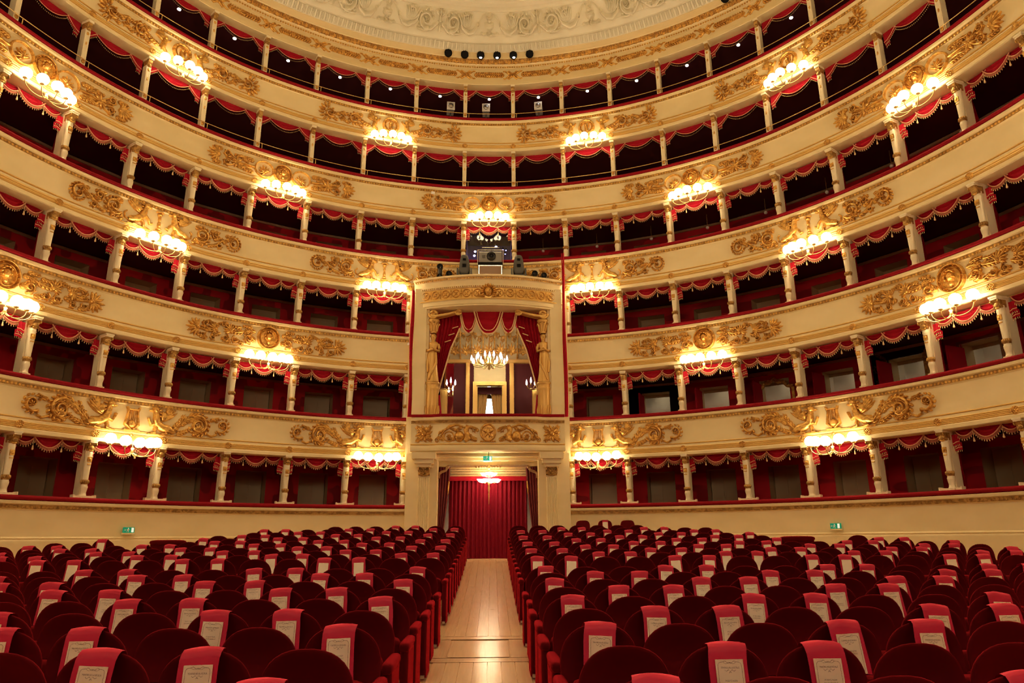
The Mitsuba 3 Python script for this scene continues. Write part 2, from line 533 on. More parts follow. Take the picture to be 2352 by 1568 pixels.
def orn_medal():
    def half(q):
        q.acanthus(0.38, -0.12, 0.5, 0.45, 0.13, 0.6)
        q.acanthus(0.40, 0.14, 0.1, 0.36, 0.11, -0.8)
        q.scroll(0.58, -0.08, 0.14, 1, -2.0, 1.3, 0.028, 0.06, 7)
        q.acanthus(0.75, 0.10, -0.35, 0.5, 0.13, 0.7)
        q.palmette(1.12, 0.04, 0.9, 0.27, 8, 0.06)
        q.scroll(0.98, -0.17, 0.10, -1, 1.2, 1.3, 0.022, 0.05, 5)
        q.scroll(1.26, -0.17, 0.11, 1, 1.9, 1.4, 0.022, 0.05, 5)
        q.scroll(1.34, 0.20, 0.08, -1, -2.2, 1.3, 0.02, 0.05, 4)
        q.palmette(1.55, 0.03, 0.1, 0.26, 8, 0.06)
        q.scroll(1.62, -0.21, 0.09, -1, 2.2, 1.3, 0.02, 0.05, 5)
        q.scroll(1.86, 0.16, 0.09, 1, -2.2, 1.3, 0.02, 0.05, 4)
        q.stroke([(1.5, 0), (1.8, -0.05), (2.05, 0.0)], 0.03, 0.05)
        q.scroll(1.92, -0.17, 0.09, 1, 2.4, 1.3, 0.02, 0.05, 5)
        q.palmette(2.08, 0.0, 0.0, 0.34, 9, 0.065, 1.5)
        for x, y, g, c in ((0.5, 0.22, 0.3, -0.6), (0.82, 0.2, -0.2, 0.7), (0.72, -0.24, 0.2, 0.6), (1.1, -0.26, 0.1, 0.5), (1.22, 0.24, 0.0, -0.5), (1.42, -0.05, -0.6, 0.8), (1.48, 0.12, 0.5, -0.8), (1.72, -0.02, 0.5, -0.9), (1.78, -0.24, 0.0, 0.6), (1.7, 0.22, -0.1, -0.6)):
            q.acanthus(x, y, g, 0.3, 0.1, c, 0.05, 5)
    r = mirror(half)
    r.medallion(0, 0.02, 0.34, 0.075)
    return r


def orn_candle():
    def half(q):
        q.beast(0.52, 0.0, -1, 1.0, True)
        q.scroll(1.26, 0.02, 0.24, 1, -2.6, 1.5, 0.04, 0.065, 11)
        q.acanthus(0.98, -0.24, 0.3, 0.5, 0.13, 0.7)
        q.acanthus(1.45, -0.22, 0.1, 0.4, 0.1, 0.9)
        q.scroll(1.66, 0.15, 0.12, -1, -2.0, 1.4, 0.026, 0.05, 6)
        q.stroke([(1.5, -0.2), (1.7, -0.16), (1.85, 0.0), (2.05, 0.12)], [0.04, 0.03, 0.03, 0.03], 0.05)
        q.scroll(1.80, -0.15, 0.1, 1, 1.6, 1.2, 0.022, 0.05, 6)
        q.scroll(2.2, 0.0, 0.21, -1, 2.4, 1.05, 0.035, 0.06, 14)
        for x, y, g, c in ((1.05, 0.2, 0.4, -0.9), (1.5, 0.24, -0.3, 0.8), (1.62, -0.02, 0.6, -0.8), (1.9, -0.05, 0.9, -0.9), (1.95, 0.2, -0.1, -0.7), (1.1, -0.1, -0.9, 0.9)):
            q.acanthus(x, y, g, 0.3, 0.1, c, 0.05, 5)
    r = mirror(half)
    for y, ru, rv in ((-0.27, 0.13, 0.03), (-0.2, 0.07, 0.05), (-0.08, 0.05, 0.1), (0.08, 0.04, 0.1), (0.2, 0.07, 0.05), (0.27, 0.12, 0.03)):
        r.dome(0, y, ru, rv, 0.07, 10)
    return r


def orn_oval():
    def half(q):
        q.ring(0.60, -0.01, 0.29, 0.25, 0.025, 0.06)
        q.palmette(0.56, -0.1, 0.9, 0.24, 8, 0.06, 1.6)
        q.acanthus(0.94, 0.15, 0.25, 0.4, 0.12, -0.5)
        q.acanthus(0.94, -0.19, -0.1, 0.42, 0.11, 0.35)
        q.stroke([(0.9, -0.02), (1.2, -0.02), (1.48, -0.06)], [0.04, 0.03, 0.03], 0.05)
        q.leaf(1.0, -0.1, 0.0, 0.42, 0.05, 0.2, 0.05)
        for k in range(6):
            q.leaf(1.46, -0.05, 2.3 - 0.9 * k, 0.2, 0.05, 0.4, 0.06)
        q.scroll(1.78, 0.13, 0.12, 1, -2.6, 1.5, 0.025, 0.055, 5)
        q.scroll(1.78, -0.15, 0.12, -1, 2.6, 1.5, 0.025, 0.055, 5)
        q.stroke([(1.46, -0.04), (1.62, 0.1), (1.8, 0.24)], 0.025, 0.05)
        q.stroke([(1.46, -0.06), (1.62, -0.18), (1.8, -0.26)], 0.025, 0.05)
        q.palmette(2.05, 0.0, 0.0, 0.36, 9, 0.06, 1.35)
        for x, y, g, c in ((1.1, 0.05, 0.5, -0.7), (1.2, -0.12, -0.4, 0.6), (1.55, 0.02, 0.1, 0.2), (1.95, 0.2, 0.2, -0.5), (1.95, -0.22, -0.2, 0.5), (1.3, 0.2, -0.4, 0.8)):
            q.acanthus(x, y, g, 0.28, 0.1, c, 0.05, 5)
    r = mirror(half)
    r.medallion(0, 0.0, 0.30, 0.06)
    return r


def orn_putti():
    def half(q):
        q.dome(0.55, 0.17, 0.075, 0.08, 0.08, 9)
        q.stroke([(0.55, 0.1), (0.57, -0.05), (0.66, -0.2)], [0.08, 0.085, 0.05], 0.07)
        q.stroke([(0.54, 0.06), (0.44, 0.12), (0.38, 0.2)], [0.035, 0.03, 0.025], 0.05)
        q.stroke([(0.62, -0.12), (0.5, -0.2), (0.46, -0.27)], [0.05, 0.04, 0.03], 0.05)
        for k in range(6):
            q.leaf(0.6, 0.06, 1.5 - 0.2 * k, 0.36 - 0.02 * k, 0.04, -0.4, 0.055, 6)
        q.acanthus(0.72, -0.14, 0.1, 0.45, 0.13, 0.8)
        q.scroll(1.28, -0.02, 0.21, -1, 2.6, 1.5, 0.034, 0.06, 10)
        q.acanthus(1.0, 0.16, 0.1, 0.4, 0.12, -0.9)
        q.acanthus(1.5, 0.12, -0.5, 0.4, 0.1, 0.9)
        q.scroll(1.72, -0.1, 0.1, 1, 1.6, 1.2, 0.022, 0.05, 5)
        q.scroll(2.12, 0.0, 0.19, 1, -2.6, 1.5, 0.03, 0.06, 6)
        for x, y, g, c in ((0.95, -0.22, 0.1, 0.5), (1.45, -0.2, 0.2, 0.6), (1.62, 0.12, -0.2, -0.6), (1.78, -0.02, 0.4, -0.8), (1.85, -0.2, 0.2, 0.5), (1.1, -0.02, 0.8, -1.2)):
            q.acanthus(x, y, g, 0.3, 0.1, c, 0.05, 5)
        for k in range(8):
            a = -1.4 + 0.4 * k
            q.leaf(2.14 + 0.2 * math.cos(a), 0.19 * math.sin(a), a, 0.2, 0.045, 0.3, 0.055, 5)
    r = mirror(half)
    r.ring(0, 0.0, 0.25, 0.25, 0.05, 0.06)
    r.ring(0, 0.0, 0.19, 0.19, 0.02, 0.05)
    for k in range(14):
        b = 2 * PI * k / 14
        r.leaf(0.23 * math.cos(b), 0.23 * math.sin(b), b + 1.2, 0.12, 0.035, 0.6, 0.075, 4)
    r.dome(-0.02, 0.07, 0.06, 0.07, 0.07, 8)
    r.stroke([(-0.02, 0.02), (0.0, -0.12), (0.06, -0.17)], [0.06, 0.07, 0.04], 0.06)
    r.stroke([(0.08, 0.12), (0.07, -0.05)], 0.025, 0.06)
    return r


def bend(relief, s0, o, z0, sv=1.0, slope=None):
    """Lays a flat relief onto the horseshoe wall (or, with slope = (o, z) per metre of v and the normal, onto a vault)."""
    v, f = relief.get()
    mb = MB()
    if slope is None:
        P = at(s0 + v[:, 0], o - 1.5 * v[:, 2], z0 + 1.07 * sv * v[:, 1])
    else:
        (du, dz), (nu, nz) = slope
        P = at(s0 + v[:, 0], o + v[:, 1] * du + 1.8 * v[:, 2] * nu, z0 + v[:, 1] * dz + 1.8 * v[:, 2] * nz)
    return mb.add(P, f)

# ------------------------------------------------------------------ floor of the stalls
FLOOR_FLAT = 20.9
AISLE = 0.56


def floor_z(y):
    y = np.minimum(np.maximum(np.asarray(y, float), 0.0), FLOOR_FLAT)
    return ZC - 1.61929 + 0.0119177 * y + 0.00112491 * y * y + 3.12598e-5 * y ** 3


def build_floor():
    fl = struct("floor", "raked boarded floor of the stalls, worn honey-coloured wood")
    ys = np.linspace(-3, 25, 57)
    xs = np.array([-13, -8, -4, -AISLE, AISLE, 4, 8, 13])
    P = np.stack([np.stack([np.full(len(xs), 0) + xs, np.full(len(xs), y), np.full(len(xs), floor_z(y) - 0.012)], -1) for y in ys])
    scene[fl] = MB().grid(P).ply("m_wood")
    edges = np.linspace(-AISLE, AISLE, 8)
    cuts = [[0.8, 3.3, 6.2, 9.05], [0.8, 2.4, 5.1, 9.05], [0.8, 4.2, 7.4, 9.05]]
    far = [[10.75, 13.2, 16.2, 19.4, 22.9], [10.75, 14.6, 18.1, 22.9], [10.75, 12.4, 15.4, 20.6, 22.9]]
    for i in range(7):
        for c in (cuts[i % 3], far[(i * 2 + 1) % 3]):
            for a, b in zip(c[:-1], c[1:]):
                mb = MB()
                yy = np.linspace(a + 0.004, b - 0.004, 5)
                zz = floor_z(yy) + (0.0008 if (i + int(a)) % 2 else 0.0)
                x0, x1 = edges[i] + 0.004, edges[i + 1] - 0.004
                top = np.stack([np.column_stack([np.full(5, x), yy, zz]) for x in (x0, x1)], 0)
                mb.grid(top)
                for k in (0, 1):
                    low = top[k].copy()
                    low[:, 2] -= 0.02
                    mb.grid(np.stack([top[k], low], 0))
                for k in (0, -1):
                    low = top[:, k].copy()
                    low[:, 2] -= 0.02
                    mb.grid(np.stack([top[:, k], low], 0))
                part(fl, "plank", mb, "m_wood", smooth=False)
    # the cross boards with the trapdoor
    for x0, x1, y0, y1, nm in ((-0.62, 0.62, 9.06, 9.30, "plank"), (-0.62, -0.42, 9.31, 10.5, "plank"), (0.36, 0.62, 9.31, 10.5, "plank"), (-0.41, 0.35, 9.33, 10.42, "trapdoor"), (-0.62, 0.62, 10.52, 10.74, "plank")):
        mb = MB()
        yy = np.linspace(y0 + 0.004, y1 - 0.004, 4)
        mb.grid(np.stack([np.column_stack([np.full(4, x), yy, floor_z(yy)]) for x in (x0 + 0.004, x1 - 0.004)], 0))
        part(fl, nm, mb, "m_wood", smooth=False)


build_floor()

# ------------------------------------------------------------------ balconies, one curved front per tier
TIER = [None, "ground tier", "second tier", "third tier", "fourth tier", "lower gallery", "upper gallery"]
GAP = 2.50                                                   # half width of the royal box, along the horseshoe
S_MAX = 25.0
_ros = Relief()
_ros.rosette(0, 0, 0.095, 8, 0.03)
_ros.ring(0, 0, 0.085, 0.085, 0.012, 0.025, 14)
_v, _fc = _ros.get()
ROSETTE = MB().add(np.column_stack([_v[:, 0], -_v[:, 2], _v[:, 1]]), _fc).ply("m_gold")
ORN = {2: orn_lyre(), 3: orn_medal(), 4: orn_candle(), 5: orn_oval(), 6: orn_putti()}
LAMP_BAYS = {2: (-6, -2, 2, 6), 3: (-8, -4, 4, 8), 4: (-6, -2, 2, 6), 5: (-8, -4, 0, 4, 8), 6: (-6, -2, 2, 6)}

PROF_TOP = [(0.14, -0.10), (-0.10, -0.115), (-0.112, -0.13), (-0.105, -0.185), (-0.07, -0.20), (-0.045, -0.205), (-0.045, -0.295), (-0.02, -0.305), (0.0, -0.32)]
PROF_LOW = [(0.0, -0.32), (0.0, -1.0), (-0.02, -1.015), (-0.02, -1.07), (-0.045, -1.078), (-0.045, -1.222), (-0.07, -1.232), (-0.088, -1.25), (-0.088, -1.33), (-0.06, -1.345), (0.42, -1.345)]
PROF_WALL = [(0.0, -0.32), (0.0, -0.90), (-0.03, -0.915), (-0.05, -0.94), (-0.03, -0.965), (-0.05, -0.985), (-0.055, -1.01), (-0.055, -2.7)]


def bead_row(s0, s1, o, z, step=0.088, r=0.026, tall=0.034):
    mb = MB()
    n = int((s1 - s0) / step)
    s = s0 + (np.arange(n) + 0.5) * step
    oct_v = np.array([[-1, 0, 0], [0, 0, 1], [1, 0, 0], [0, 0, -1], [-0.6, -0.8, 0.6], [0.6, -0.8, 0.6], [0.6, -0.8, -0.6], [-0.6, -0.8, -0.6]], float)
    oct_f = [[4, 5, 6], [4, 6, 7], [0, 4, 7], [0, 1, 4], [1, 5, 4], [1, 2, 5], [2, 6, 5], [2, 3, 6], [3, 7, 6], [3, 0, 7]]
    p, t, nn = curve(s)
    for k in range(n):
        q = oct_v * [r * 1.25, r, tall]
        mb.add(np.column_stack([p[k] + q[:, :1] * t[k] + (o + q[:, 1:2]) * nn[k], z + q[:, 2]]), oct_f)
    return mb


def parapet(j, s0, s1, where):
    z = RAIL[j]
    key = thing("balcony_parapet", f"cream and gilt balcony front with red rail, {TIER[j]}{where}", "balcony", "curved balcony fronts of the tiers")
    part(key, "fascia", sweep(PROF_TOP + (PROF_WALL if j == 1 else PROF_LOW)[1:], s0, s1, z), "m_cream")
    part(key, "rail_cushion", round_sweep(0.0, -0.055, 0.135, 0.058, s0, s1, z), "m_red_rail")
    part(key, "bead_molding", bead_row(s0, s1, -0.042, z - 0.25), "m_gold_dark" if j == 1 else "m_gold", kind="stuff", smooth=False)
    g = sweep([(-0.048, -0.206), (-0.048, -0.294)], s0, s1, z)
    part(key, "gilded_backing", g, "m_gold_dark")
    if j == 1:
        return key
    line = round_sweep(-0.012, -0.985, 0.02, 0.016, s0, s1, z, 6)
    round_sweep(0.40, -1.35, 0.02, 0.014, s0, s1, z, 6, mb=line)
    part(key, "gilt_line", line, "m_gilt_line")
    band = MB()
    for q in ((-1.098, -1.132, -1.167, -1.201) if j <= 3 else (-1.115, -1.165, -1.195)):
        round_sweep(-0.048, q, 0.022, 0.018 if j <= 3 else (0.028 if q > -1.18 else 0.014), s0, s1, z, 6, mb=band)
    part(key, "gilded_band", band, "m_gilt_line")
    for k in range(-10, 11):
        if k == 0 or not s0 < col_s(k) < s1 or not visible(at(col_s(k), -0.07, z - 1.15)):
            continue
        m = frame(col_s(k), z - 1.15)
        m[:2, 3] -= 0.066 * m[:2, 1]
        part(key, "rosette", ROSETTE, to_world=m)
    for b in LAMP_BAYS[j]:
        c = b * BAY
        if not (visible(at(c, 0, z - 0.65), 330)):
            continue
        v, f = ORN[j].get()
        if j == 2 and abs(b) == 2:                            # the ornament beside the royal box is cut short by it
            keep = (np.sign(b) * (v[:, 0]))[f].min(1) > -0.92
            f = f[keep]
        q = Relief()
        q.add(v, f)
        part(key, "relief", bend(q, c, -0.002, z - 0.65), "m_gold")
    return key


for j in (1, 2, 3):
    parapet(j, -S_MAX, -GAP, ", left of royal box")
    parapet(j, GAP, S_MAX, ", right of royal box")
for j in (4, 5, 6):
    parapet(j, -S_MAX, S_MAX, {4: ", just above royal box", 5: ", with brass handrail", 6: ", highest, with brass handrail"}[j])

# ------------------------------------------------------------------ the boxes and galleries behind
BACK, DX = 2.4, 0.12
LIT = {(2, b): 1 for b in range(3, 9)}


def door_leaf():
    mb = MB().box(-0.40, 0.40, 0.0, 0.04, -0.95, 1.02)
    for x in (-0.33, 0.04):
        for z0, z1 in ((-0.85, -0.1), (0.0, 0.92)):
            mb.box(x, x + 0.29, -0.015, 0.0, z0, z1)
    return mb


DOOR = door_leaf().ply("m_door")
KNOB = MB().ball((0.3, -0.05, 0.02), 0.03).tube([(0.3, 0, 0.02), (0.3, -0.05, 0.02)], 0.012).ply("m_brass")
_n = MB()
for a, b in (((-0.42, 0.0, -0.95), (-0.42, 0.5, 1.12)), ((0.42, 0.0, -0.95), (0.42, 0.5, 1.12))):
    x = a[0]
    _n.add([[x, 0, -0.95], [x, 0.5, -0.95], [x, 0.5, 1.12], [x, 0, 1.12]], [[0, 1, 2, 3]])
_n.add([[-0.42, 0, 1.12], [0.42, 0, 1.12], [0.42, 0.5, 1.12], [-0.42, 0.5, 1.12]], [[0, 1, 2, 3]])
_n.add([[-0.42, 0.5, 1.02], [0.42, 0.5, 1.02], [0.42, 0.5, 1.12], [-0.42, 0.5, 1.12]], [[0, 1, 2, 3]])
NICHE = _n.ply("m_niche", False)
_b = MB()
for x0, x1, z0, z1 in ((-0.89, -0.42, -0.95, 1.42), (0.42, 0.89, -0.95, 1.42), (-0.42, 0.42, 1.12, 1.42)):
    _b.box(x0, x1, 0.0, 0.05, z0, z1)
BACK_PANEL = {m: _b.ply(m, False) for m in ("m_damask", "m_black", "m_black_gloss")}
CORNICE = MB().box(-0.88, 0.88, -0.06, 0.0, 1.33, 1.40).ply("m_niche", False)
PARTITION = MB().box(-0.035, 0.035, -0.03, 2.02, -0.95, 1.41).ply("m_damask", False)
CORR = MB()
for q in ([(-0.7, 0.5), (-0.7, 1.5), (0.7, 1.5), (0.7, 0.5)],):
    for (x0, y0), (x1, y1) in zip(q[:-1], q[1:]):
        CORR.add([[x0, y0, -0.95], [x1, y1, -0.95], [x1, y1, 1.35], [x0, y0, 1.35]], [[0, 1, 2, 3]])
CORR.add([[-0.7, 0.5, 1.35], [0.7, 0.5, 1.35], [0.7, 1.5, 1.35], [-0.7, 1.5, 1.35]], [[0, 1, 2, 3]])
CORR.add([[-0.7, 0.5, -0.95], [0.7, 0.5, -0.95], [0.7, 1.5, -0.95], [-0.7, 1.5, -0.95]], [[0, 1, 2, 3]])
CORRIDOR = CORR.ply("m_white", False)
CORR_LAMP = MB().lathe([(0.0, 1.27), (0.11, 1.27), (0.13, 1.30), (0.10, 1.34)], 12, 0.0, 1.0).outward().ply("m_opal")
OPEN_DOOR = MB().box(-0.39, -0.35, -0.75, -0.02, -0.95, 1.0).ply("m_red_cloth", False)


def fancy_frames():
    """Carved frames round three of the lit doorways on the second tier."""
    out = {}
    mb = MB()
    t = np.linspace(-1, 1, 25)
    arch = np.column_stack([0.50 * t, 0 * t - 0.03, 0.78 + 0.30 * (1 - np.abs(t) ** 1.6) + 0.04 * np.cos(4 * PI * t)])
    mb.tube(arch, 0.05, 8)
    for k in range(11):
        x = -0.5 + 0.1 * k
        mb.ball((x, -0.06, float(np.interp(x, arch[:, 0], arch[:, 2])) + 0.04), (0.055, 0.03, 0.04))
    for x in (-0.52, 0.52, 0.68, 0.86):
        mb.box(x - 0.035, x + 0.035, -0.07, 0.0, -0.95, 0.80 if abs(x) < 0.6 else 1.2)
    mb.box(0.64, 0.88, -0.07, 0.0, 1.15, 1.25).box(-0.88, 0.6, -0.06, 0.0, 1.27, 1.33)
    out[5] = mb.ply("m_gold")
    mb = MB()
    for x in (-0.50, 0.50):
        mb.box(x - 0.05, x + 0.05, -0.08, 0.0, -0.95, 1.12)
    r = Relief()
    for s in (-1, 1):
        for y in (0.9, 0.45, 0.0, -0.4):
            r.scroll(s * 0.70, y, 0.13, s, 0.5, 1.4, 0.02, 0.05, 6)
        r.acanthus(s * 0.5, 1.12, 1.0 if s > 0 else PI - 1.0, 0.3, 0.1, 0.6)
    v, f = r.get()
    mb.add(np.column_stack([v[:, 0], -v[:, 2] - 0.005, v[:, 1]]), f)
    out[7] = mb.ply("m_gold_dark")
    mb = MB()
    for x in (-0.47, 0.47):
        mb.box(x - 0.035, x + 0.035, -0.05, 0.0, -0.95, 1.18)
    mb.box(-0.5, 0.5, -0.05, 0.0, 1.12, 1.19)
    out[8] = mb.ply("m_wood_dark")
    return out


FANCY = fancy_frames()
WALL_MIRROR = MB().box(0.70, 0.84, -0.02, 0.0, -0.9, 1.14).ply("m_mirror", False)

STAGE = np.array([0.0, 1.5])


def back_corner(k, z, depth=2.0):
    """The rooms behind the columns run away from the stage; this is the far end of the wall behind column k."""
    p, t, n = curve(col_s(k))
    q = p + 0.42 * n
    d = (q - STAGE) / np.linalg.norm(q - STAGE)
    return np.array([*(q + depth * d), z]), np.array([*q, z])


def back_frame(b, z):
    a, c = back_corner(b if b > 0 else b - 1, z)[0], back_corner(b + 1 if b > 0 else b, z)[0]
    if b == 0:
        a, c = back_corner(-1, z)[0], back_corner(1, z)[0]
    x = (c - a)[:2]
    L = np.linalg.norm(x)
    x = x / L
    m = np.eye(4)
    m[:2, 0], m[:2, 1], m[:3, 3] = x * (L / BAY), (-x[1], x[0]), (a + c) / 2
    return m


def boxes(j):
    z = RAIL[j]
    key = struct(f"wall_{TIER[j].replace(' ', '_')}", f"dark red rooms behind the columns, {TIER[j]}")
    s0, s1 = -S_MAX, S_MAX
    spans = [(-S_MAX, -GAP), (GAP, S_MAX)] if j <= 3 else [(s0, s1)]
    depth = BACK if j <= 4 else 2.9
    inner, ceil, flo = MB(), MB(), MB()
    for a, b in spans:
        sweep([(0.14, -0.06), (0.14, -0.95)], a, b, z, 0.4, inner)
        sweep([(0.40, 1.415), (depth + 0.1, 1.415)], a, b, z, 0.4, ceil)
        sweep([(0.14, -0.95), (depth + 0.1, -0.95)], a, b, z, 0.4, flo)
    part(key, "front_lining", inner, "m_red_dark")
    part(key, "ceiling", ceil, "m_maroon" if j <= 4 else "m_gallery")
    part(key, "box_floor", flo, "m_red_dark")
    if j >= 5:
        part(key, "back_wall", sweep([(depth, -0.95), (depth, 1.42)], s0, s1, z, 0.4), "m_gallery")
        return key
    for k in range(-10, 11):
        if k == 0 or (j <= 3 and abs(k) < 2) or not (visible(at(col_s(k), 0.4, z), 120) or visible(at(col_s(k), 0.4, z + 1.4), 120)):
            continue
        far_p, near_p = back_corner(k, z)
        d = (far_p - near_p)[:2] / np.linalg.norm((far_p - near_p)[:2])
        m = np.eye(4)
        m[:2, 0], m[:2, 1], m[:3, 3] = (d[1], -d[0]), d, near_p
        part(key, "partition", PARTITION, to_world=m)
    for b in range(-10, 11):
        if (j <= 3 and abs(b) < 2) or (j == 4 and b == 0) or not (visible(at(b * BAY, 0.4, z), 160) or visible(at(b * BAY, 0.4, z + 1.4), 160)):
            continue
        m = back_frame(b, z)
        part(key, "back_panel", BACK_PANEL["m_black" if (j, b) == (2, 3) else "m_black_gloss" if (j, b) == (2, 7) else "m_damask"], to_world=m)
        part(key, "cornice", CORNICE, to_world=m)
        d = m.copy()
        part(key, "door_recess", NICHE, to_world=d)
        d2 = d.copy()
        d2[:2, 3] += 0.45 * d[:2, 1]
        if LIT.get((j, b)):
            part(key, "corridor", CORRIDOR, to_world=d)
            part(key, "corridor_lamp", CORR_LAMP, to_world=d, emitter=emit(LAMP * 5.0))
            part(key, "open_door", OPEN_DOOR, to_world=d)
            if b in (5, 7, 8):
                part(key, "door_frame", FANCY[b], to_world=d)
                if b != 8:
                    part(key, "mirror", WALL_MIRROR, to_world=d)
        else:
            dk = part(key, "door", DOOR, to_world=d2)
            if j == 1:
                part(dk, "knob", KNOB, to_world=d2)
    return key


for j in range(1, 7):
    boxes(j)

# ------------------------------------------------------------------ columns between the boxes
_c = MB()
_c.box(-0.095, 0.095, 0.02, 0.20, 0.0, 0.05)
_c.lathe([(0.09, 0.05), (0.072, 0.09), (0.066, 0.14), (0.085, 0.24), (0.088, 0.29), (0.075, 0.30), (0.075, 0.335)], 14, 0, 0.10)
_c.lathe([(0.070, 0.42), (0.084, 0.80), (0.090, 1.05), (0.094, 1.07), (0.094, 1.09), (0.088, 1.10), (0.088, 1.20)], 14, 0, 0.10)
BOX_SHAFT = _c.ply("m_column")
_c = MB().lathe([(0.074, 0.325), (0.086, 0.35), (0.078, 0.37), (0.092, 0.425), (0.086, 0.44)], 14, 0, 0.10)
for k in range(8):
    a = -PI + PI * k / 7
    _c.ball((0.085 * math.cos(a), 0.10 + 0.085 * math.sin(a), 0.395), (0.022, 0.022, 0.045))
BOX_CUP = _c.ply("m_gold_dark")
_c = MB().box(-0.05, 0.05, 0.0, 0.03, 0.87, 0.99).ball((0, 0.0, 0.93), (0.035, 0.018, 0.045)).ball((0, 0.005, 1.15), (0.06, 0.02, 0.03)).box(-0.045, 0.045, 0.002, 0.02, 0.80, 0.82)
BOX_PANEL = _c.ply("m_gold")
BOX_PIER = MB().box(-0.075, 0.075, 0.15, 0.42, 0.0, 1.41).box(-0.09, 0.09, 0.14, 0.43, 0.0, 0.08).ply("m_column")
_poly = [(0.20, 1.16), (0.02, 1.14), (0.0, 1.18), (-0.01, 1.24), (-0.05, 1.28), (-0.075, 1.33), (0.20, 1.33)]
_c = MB().prism(_poly, -0.08, 0.08)
for x in (-0.085, 0.085):
    _c.tube([(x - 0.01, -0.045, 1.29), (x + 0.01, -0.045, 1.29)], 0.04, 8).tube([(x - 0.01, 0.04, 1.17), (x + 0.01, 0.04, 1.17)], 0.032, 8)
_c.ball((0, -0.01, 1.22), (0.06, 0.03, 0.07))
BOX_CAPITAL = _c.ply("m_gold_dark", False)
BOX_IMPOST = MB().box(-0.085, 0.085, -0.088, 0.22, 1.33, 1.37).box(-0.10, 0.10, -0.10, 0.24, 1.37, 1.413).ply("m_column")
BASE_WINGS = MB().box(-0.26, -0.10, 0.03, 0.13, 0.0, 0.055).box(0.10, 0.26, 0.03, 0.13, 0.0, 0.055).box(-0.27, -0.24, -0.01, 0.15, 0.0, 0.075).box(0.24, 0.27, -0.01, 0.15, 0.0, 0.075).ply("m_column")

_c = MB().box(-0.068, 0.068, 0.0, 0.20, 0.0, 1.16).box(-0.05, -0.035, -0.008, 0.0, 0.30, 1.08).box(0.035, 0.05, -0.008, 0.0, 0.30, 1.08)
GAL_SHAFT = _c.ply("m_column")
GAL_BOSS = [MB().ball(c, r).ply("m_gold") for c, r in (((0, -0.008, 0.16), (0.05, 0.025, 0.06)), ((0, -0.004, 0.72), (0.022, 0.012, 0.06)), ((0, -0.004, 1.02), (0.04, 0.016, 0.05)))]
_poly = [(0.20, 1.15), (-0.005, 1.12), (-0.02, 1.20), (-0.05, 1.26), (-0.06, 1.34), (0.20, 1.34)]
GAL_CAPITAL = MB().prism(_poly, -0.062, 0.062).ball((0, -0.02, 1.17), (0.05, 0.03, 0.05)).ply("m_gold_dark", False)
GAL_IMPOST = MB().box(-0.075, 0.075, -0.085, 0.22, 1.34, 1.413).ply("m_column")


def side(n):
    return "left" if n < 0 else "right"


def place_name(j, k):
    """How to find the k-th column of a tier."""
    if j <= 3:
        return f"{ORD[abs(k) - 1]} {side(k)} of royal box"
    return f"{ORD[abs(k)]} {side(k)} of centre"


for j in range(1, 7):
    for k in range(-11, 12):
        if k == 0 or (j <= 3 and abs(k) < 2):
            continue
        m = frame(col_s(k), RAIL[j])
        if not (visible(m[:3, 3], 15) or visible(m[:3, 3] + [0, 0, 1.35], 15)):
            continue
        if j <= 4:
            t = thing("box_column", f"cream column with gilded bracket, {TIER[j]}, {place_name(j, k)}", "column", "columns between the boxes")
            part(t, "shaft", BOX_SHAFT, to_world=m)
            part(t, "pier", BOX_PIER, to_world=m)
            part(t, "gilded_cup", BOX_CUP, to_world=m)
            part(t, "gilded_panel", BOX_PANEL, to_world=m)
            part(t, "bracket", BOX_CAPITAL, to_world=m)
            part(t, "impost", BOX_IMPOST, to_world=m)
            if j == 1:
                part(t, "base", BASE_WINGS, to_world=m)
        else:
            t = thing("gallery_post", f"slim cream post with gilded bracket, {TIER[j]}, {place_name(j, k)}", "column", "posts of the galleries")
            part(t, "shaft", GAL_SHAFT, to_world=m)
            for g in GAL_BOSS:
                part(t, "boss", g, to_world=m)
            part(t, "bracket", GAL_CAPITAL, to_world=m)
            part(t, "impost", GAL_IMPOST, to_world=m)

for j in (5, 6):
    t = thing("brass_handrail", f"thin brass handrail running in front of the posts of the {TIER[j]}", "handrail")
    mb = MB()
    s = np.linspace(-S_MAX + 1, S_MAX - 1, 200)
    mb.tube(at(s, -0.05, RAIL[j] + 0.20), 0.014, 6)
    part(t, "rail", mb, "m_brass")
    for k in range(-11, 12):
        for e in (0.13,) if k else ():
            c = col_s(k) + e
            if visible(at(c, 0, RAIL[j])):
                part(t, "bracket", MB().tube(np.vstack([at(c, -0.05, RAIL[j] + 0.2), at(c, -0.05, RAIL[j] - 0.02)]), 0.011, 6), "m_brass")

# ------------------------------------------------------------------ valances
VZ = 1.40


def swag_surface(x0, x1, drop, y=0.0, top=0.0, nu=15, nv=12, pleat=0.03, tuck=0.0):
    """Cloth hung between two points: straight top, catenary bottom, curved pleats."""
    u = np.linspace(0, 1, nu)
    w = np.linspace(0, 1, nv)
    bow = 1 - (2 * u - 1) ** 2
    P = np.zeros((nv, nu, 3))
    for i, q in enumerate(w):
        P[i, :, 0] = x0 + (x1 - x0) * u
        P[i, :, 2] = top - q * (drop * bow + 0.02) - tuck * q
        P[i, :, 1] = y - 0.05 * q * bow - pleat * np.sin(q * 4.6 * PI) * np.sqrt(bow + 1e-9)
    return P


def swag_line(x0, x1, drop, n=15, e=0.0):
    u = np.linspace(0, 1, n)
    bow = 1 - (2 * u - 1) ** 2
    return np.column_stack([x0 + (x1 - x0) * u, -0.05 * bow - 0.012, -(drop * bow + 0.02) - e])


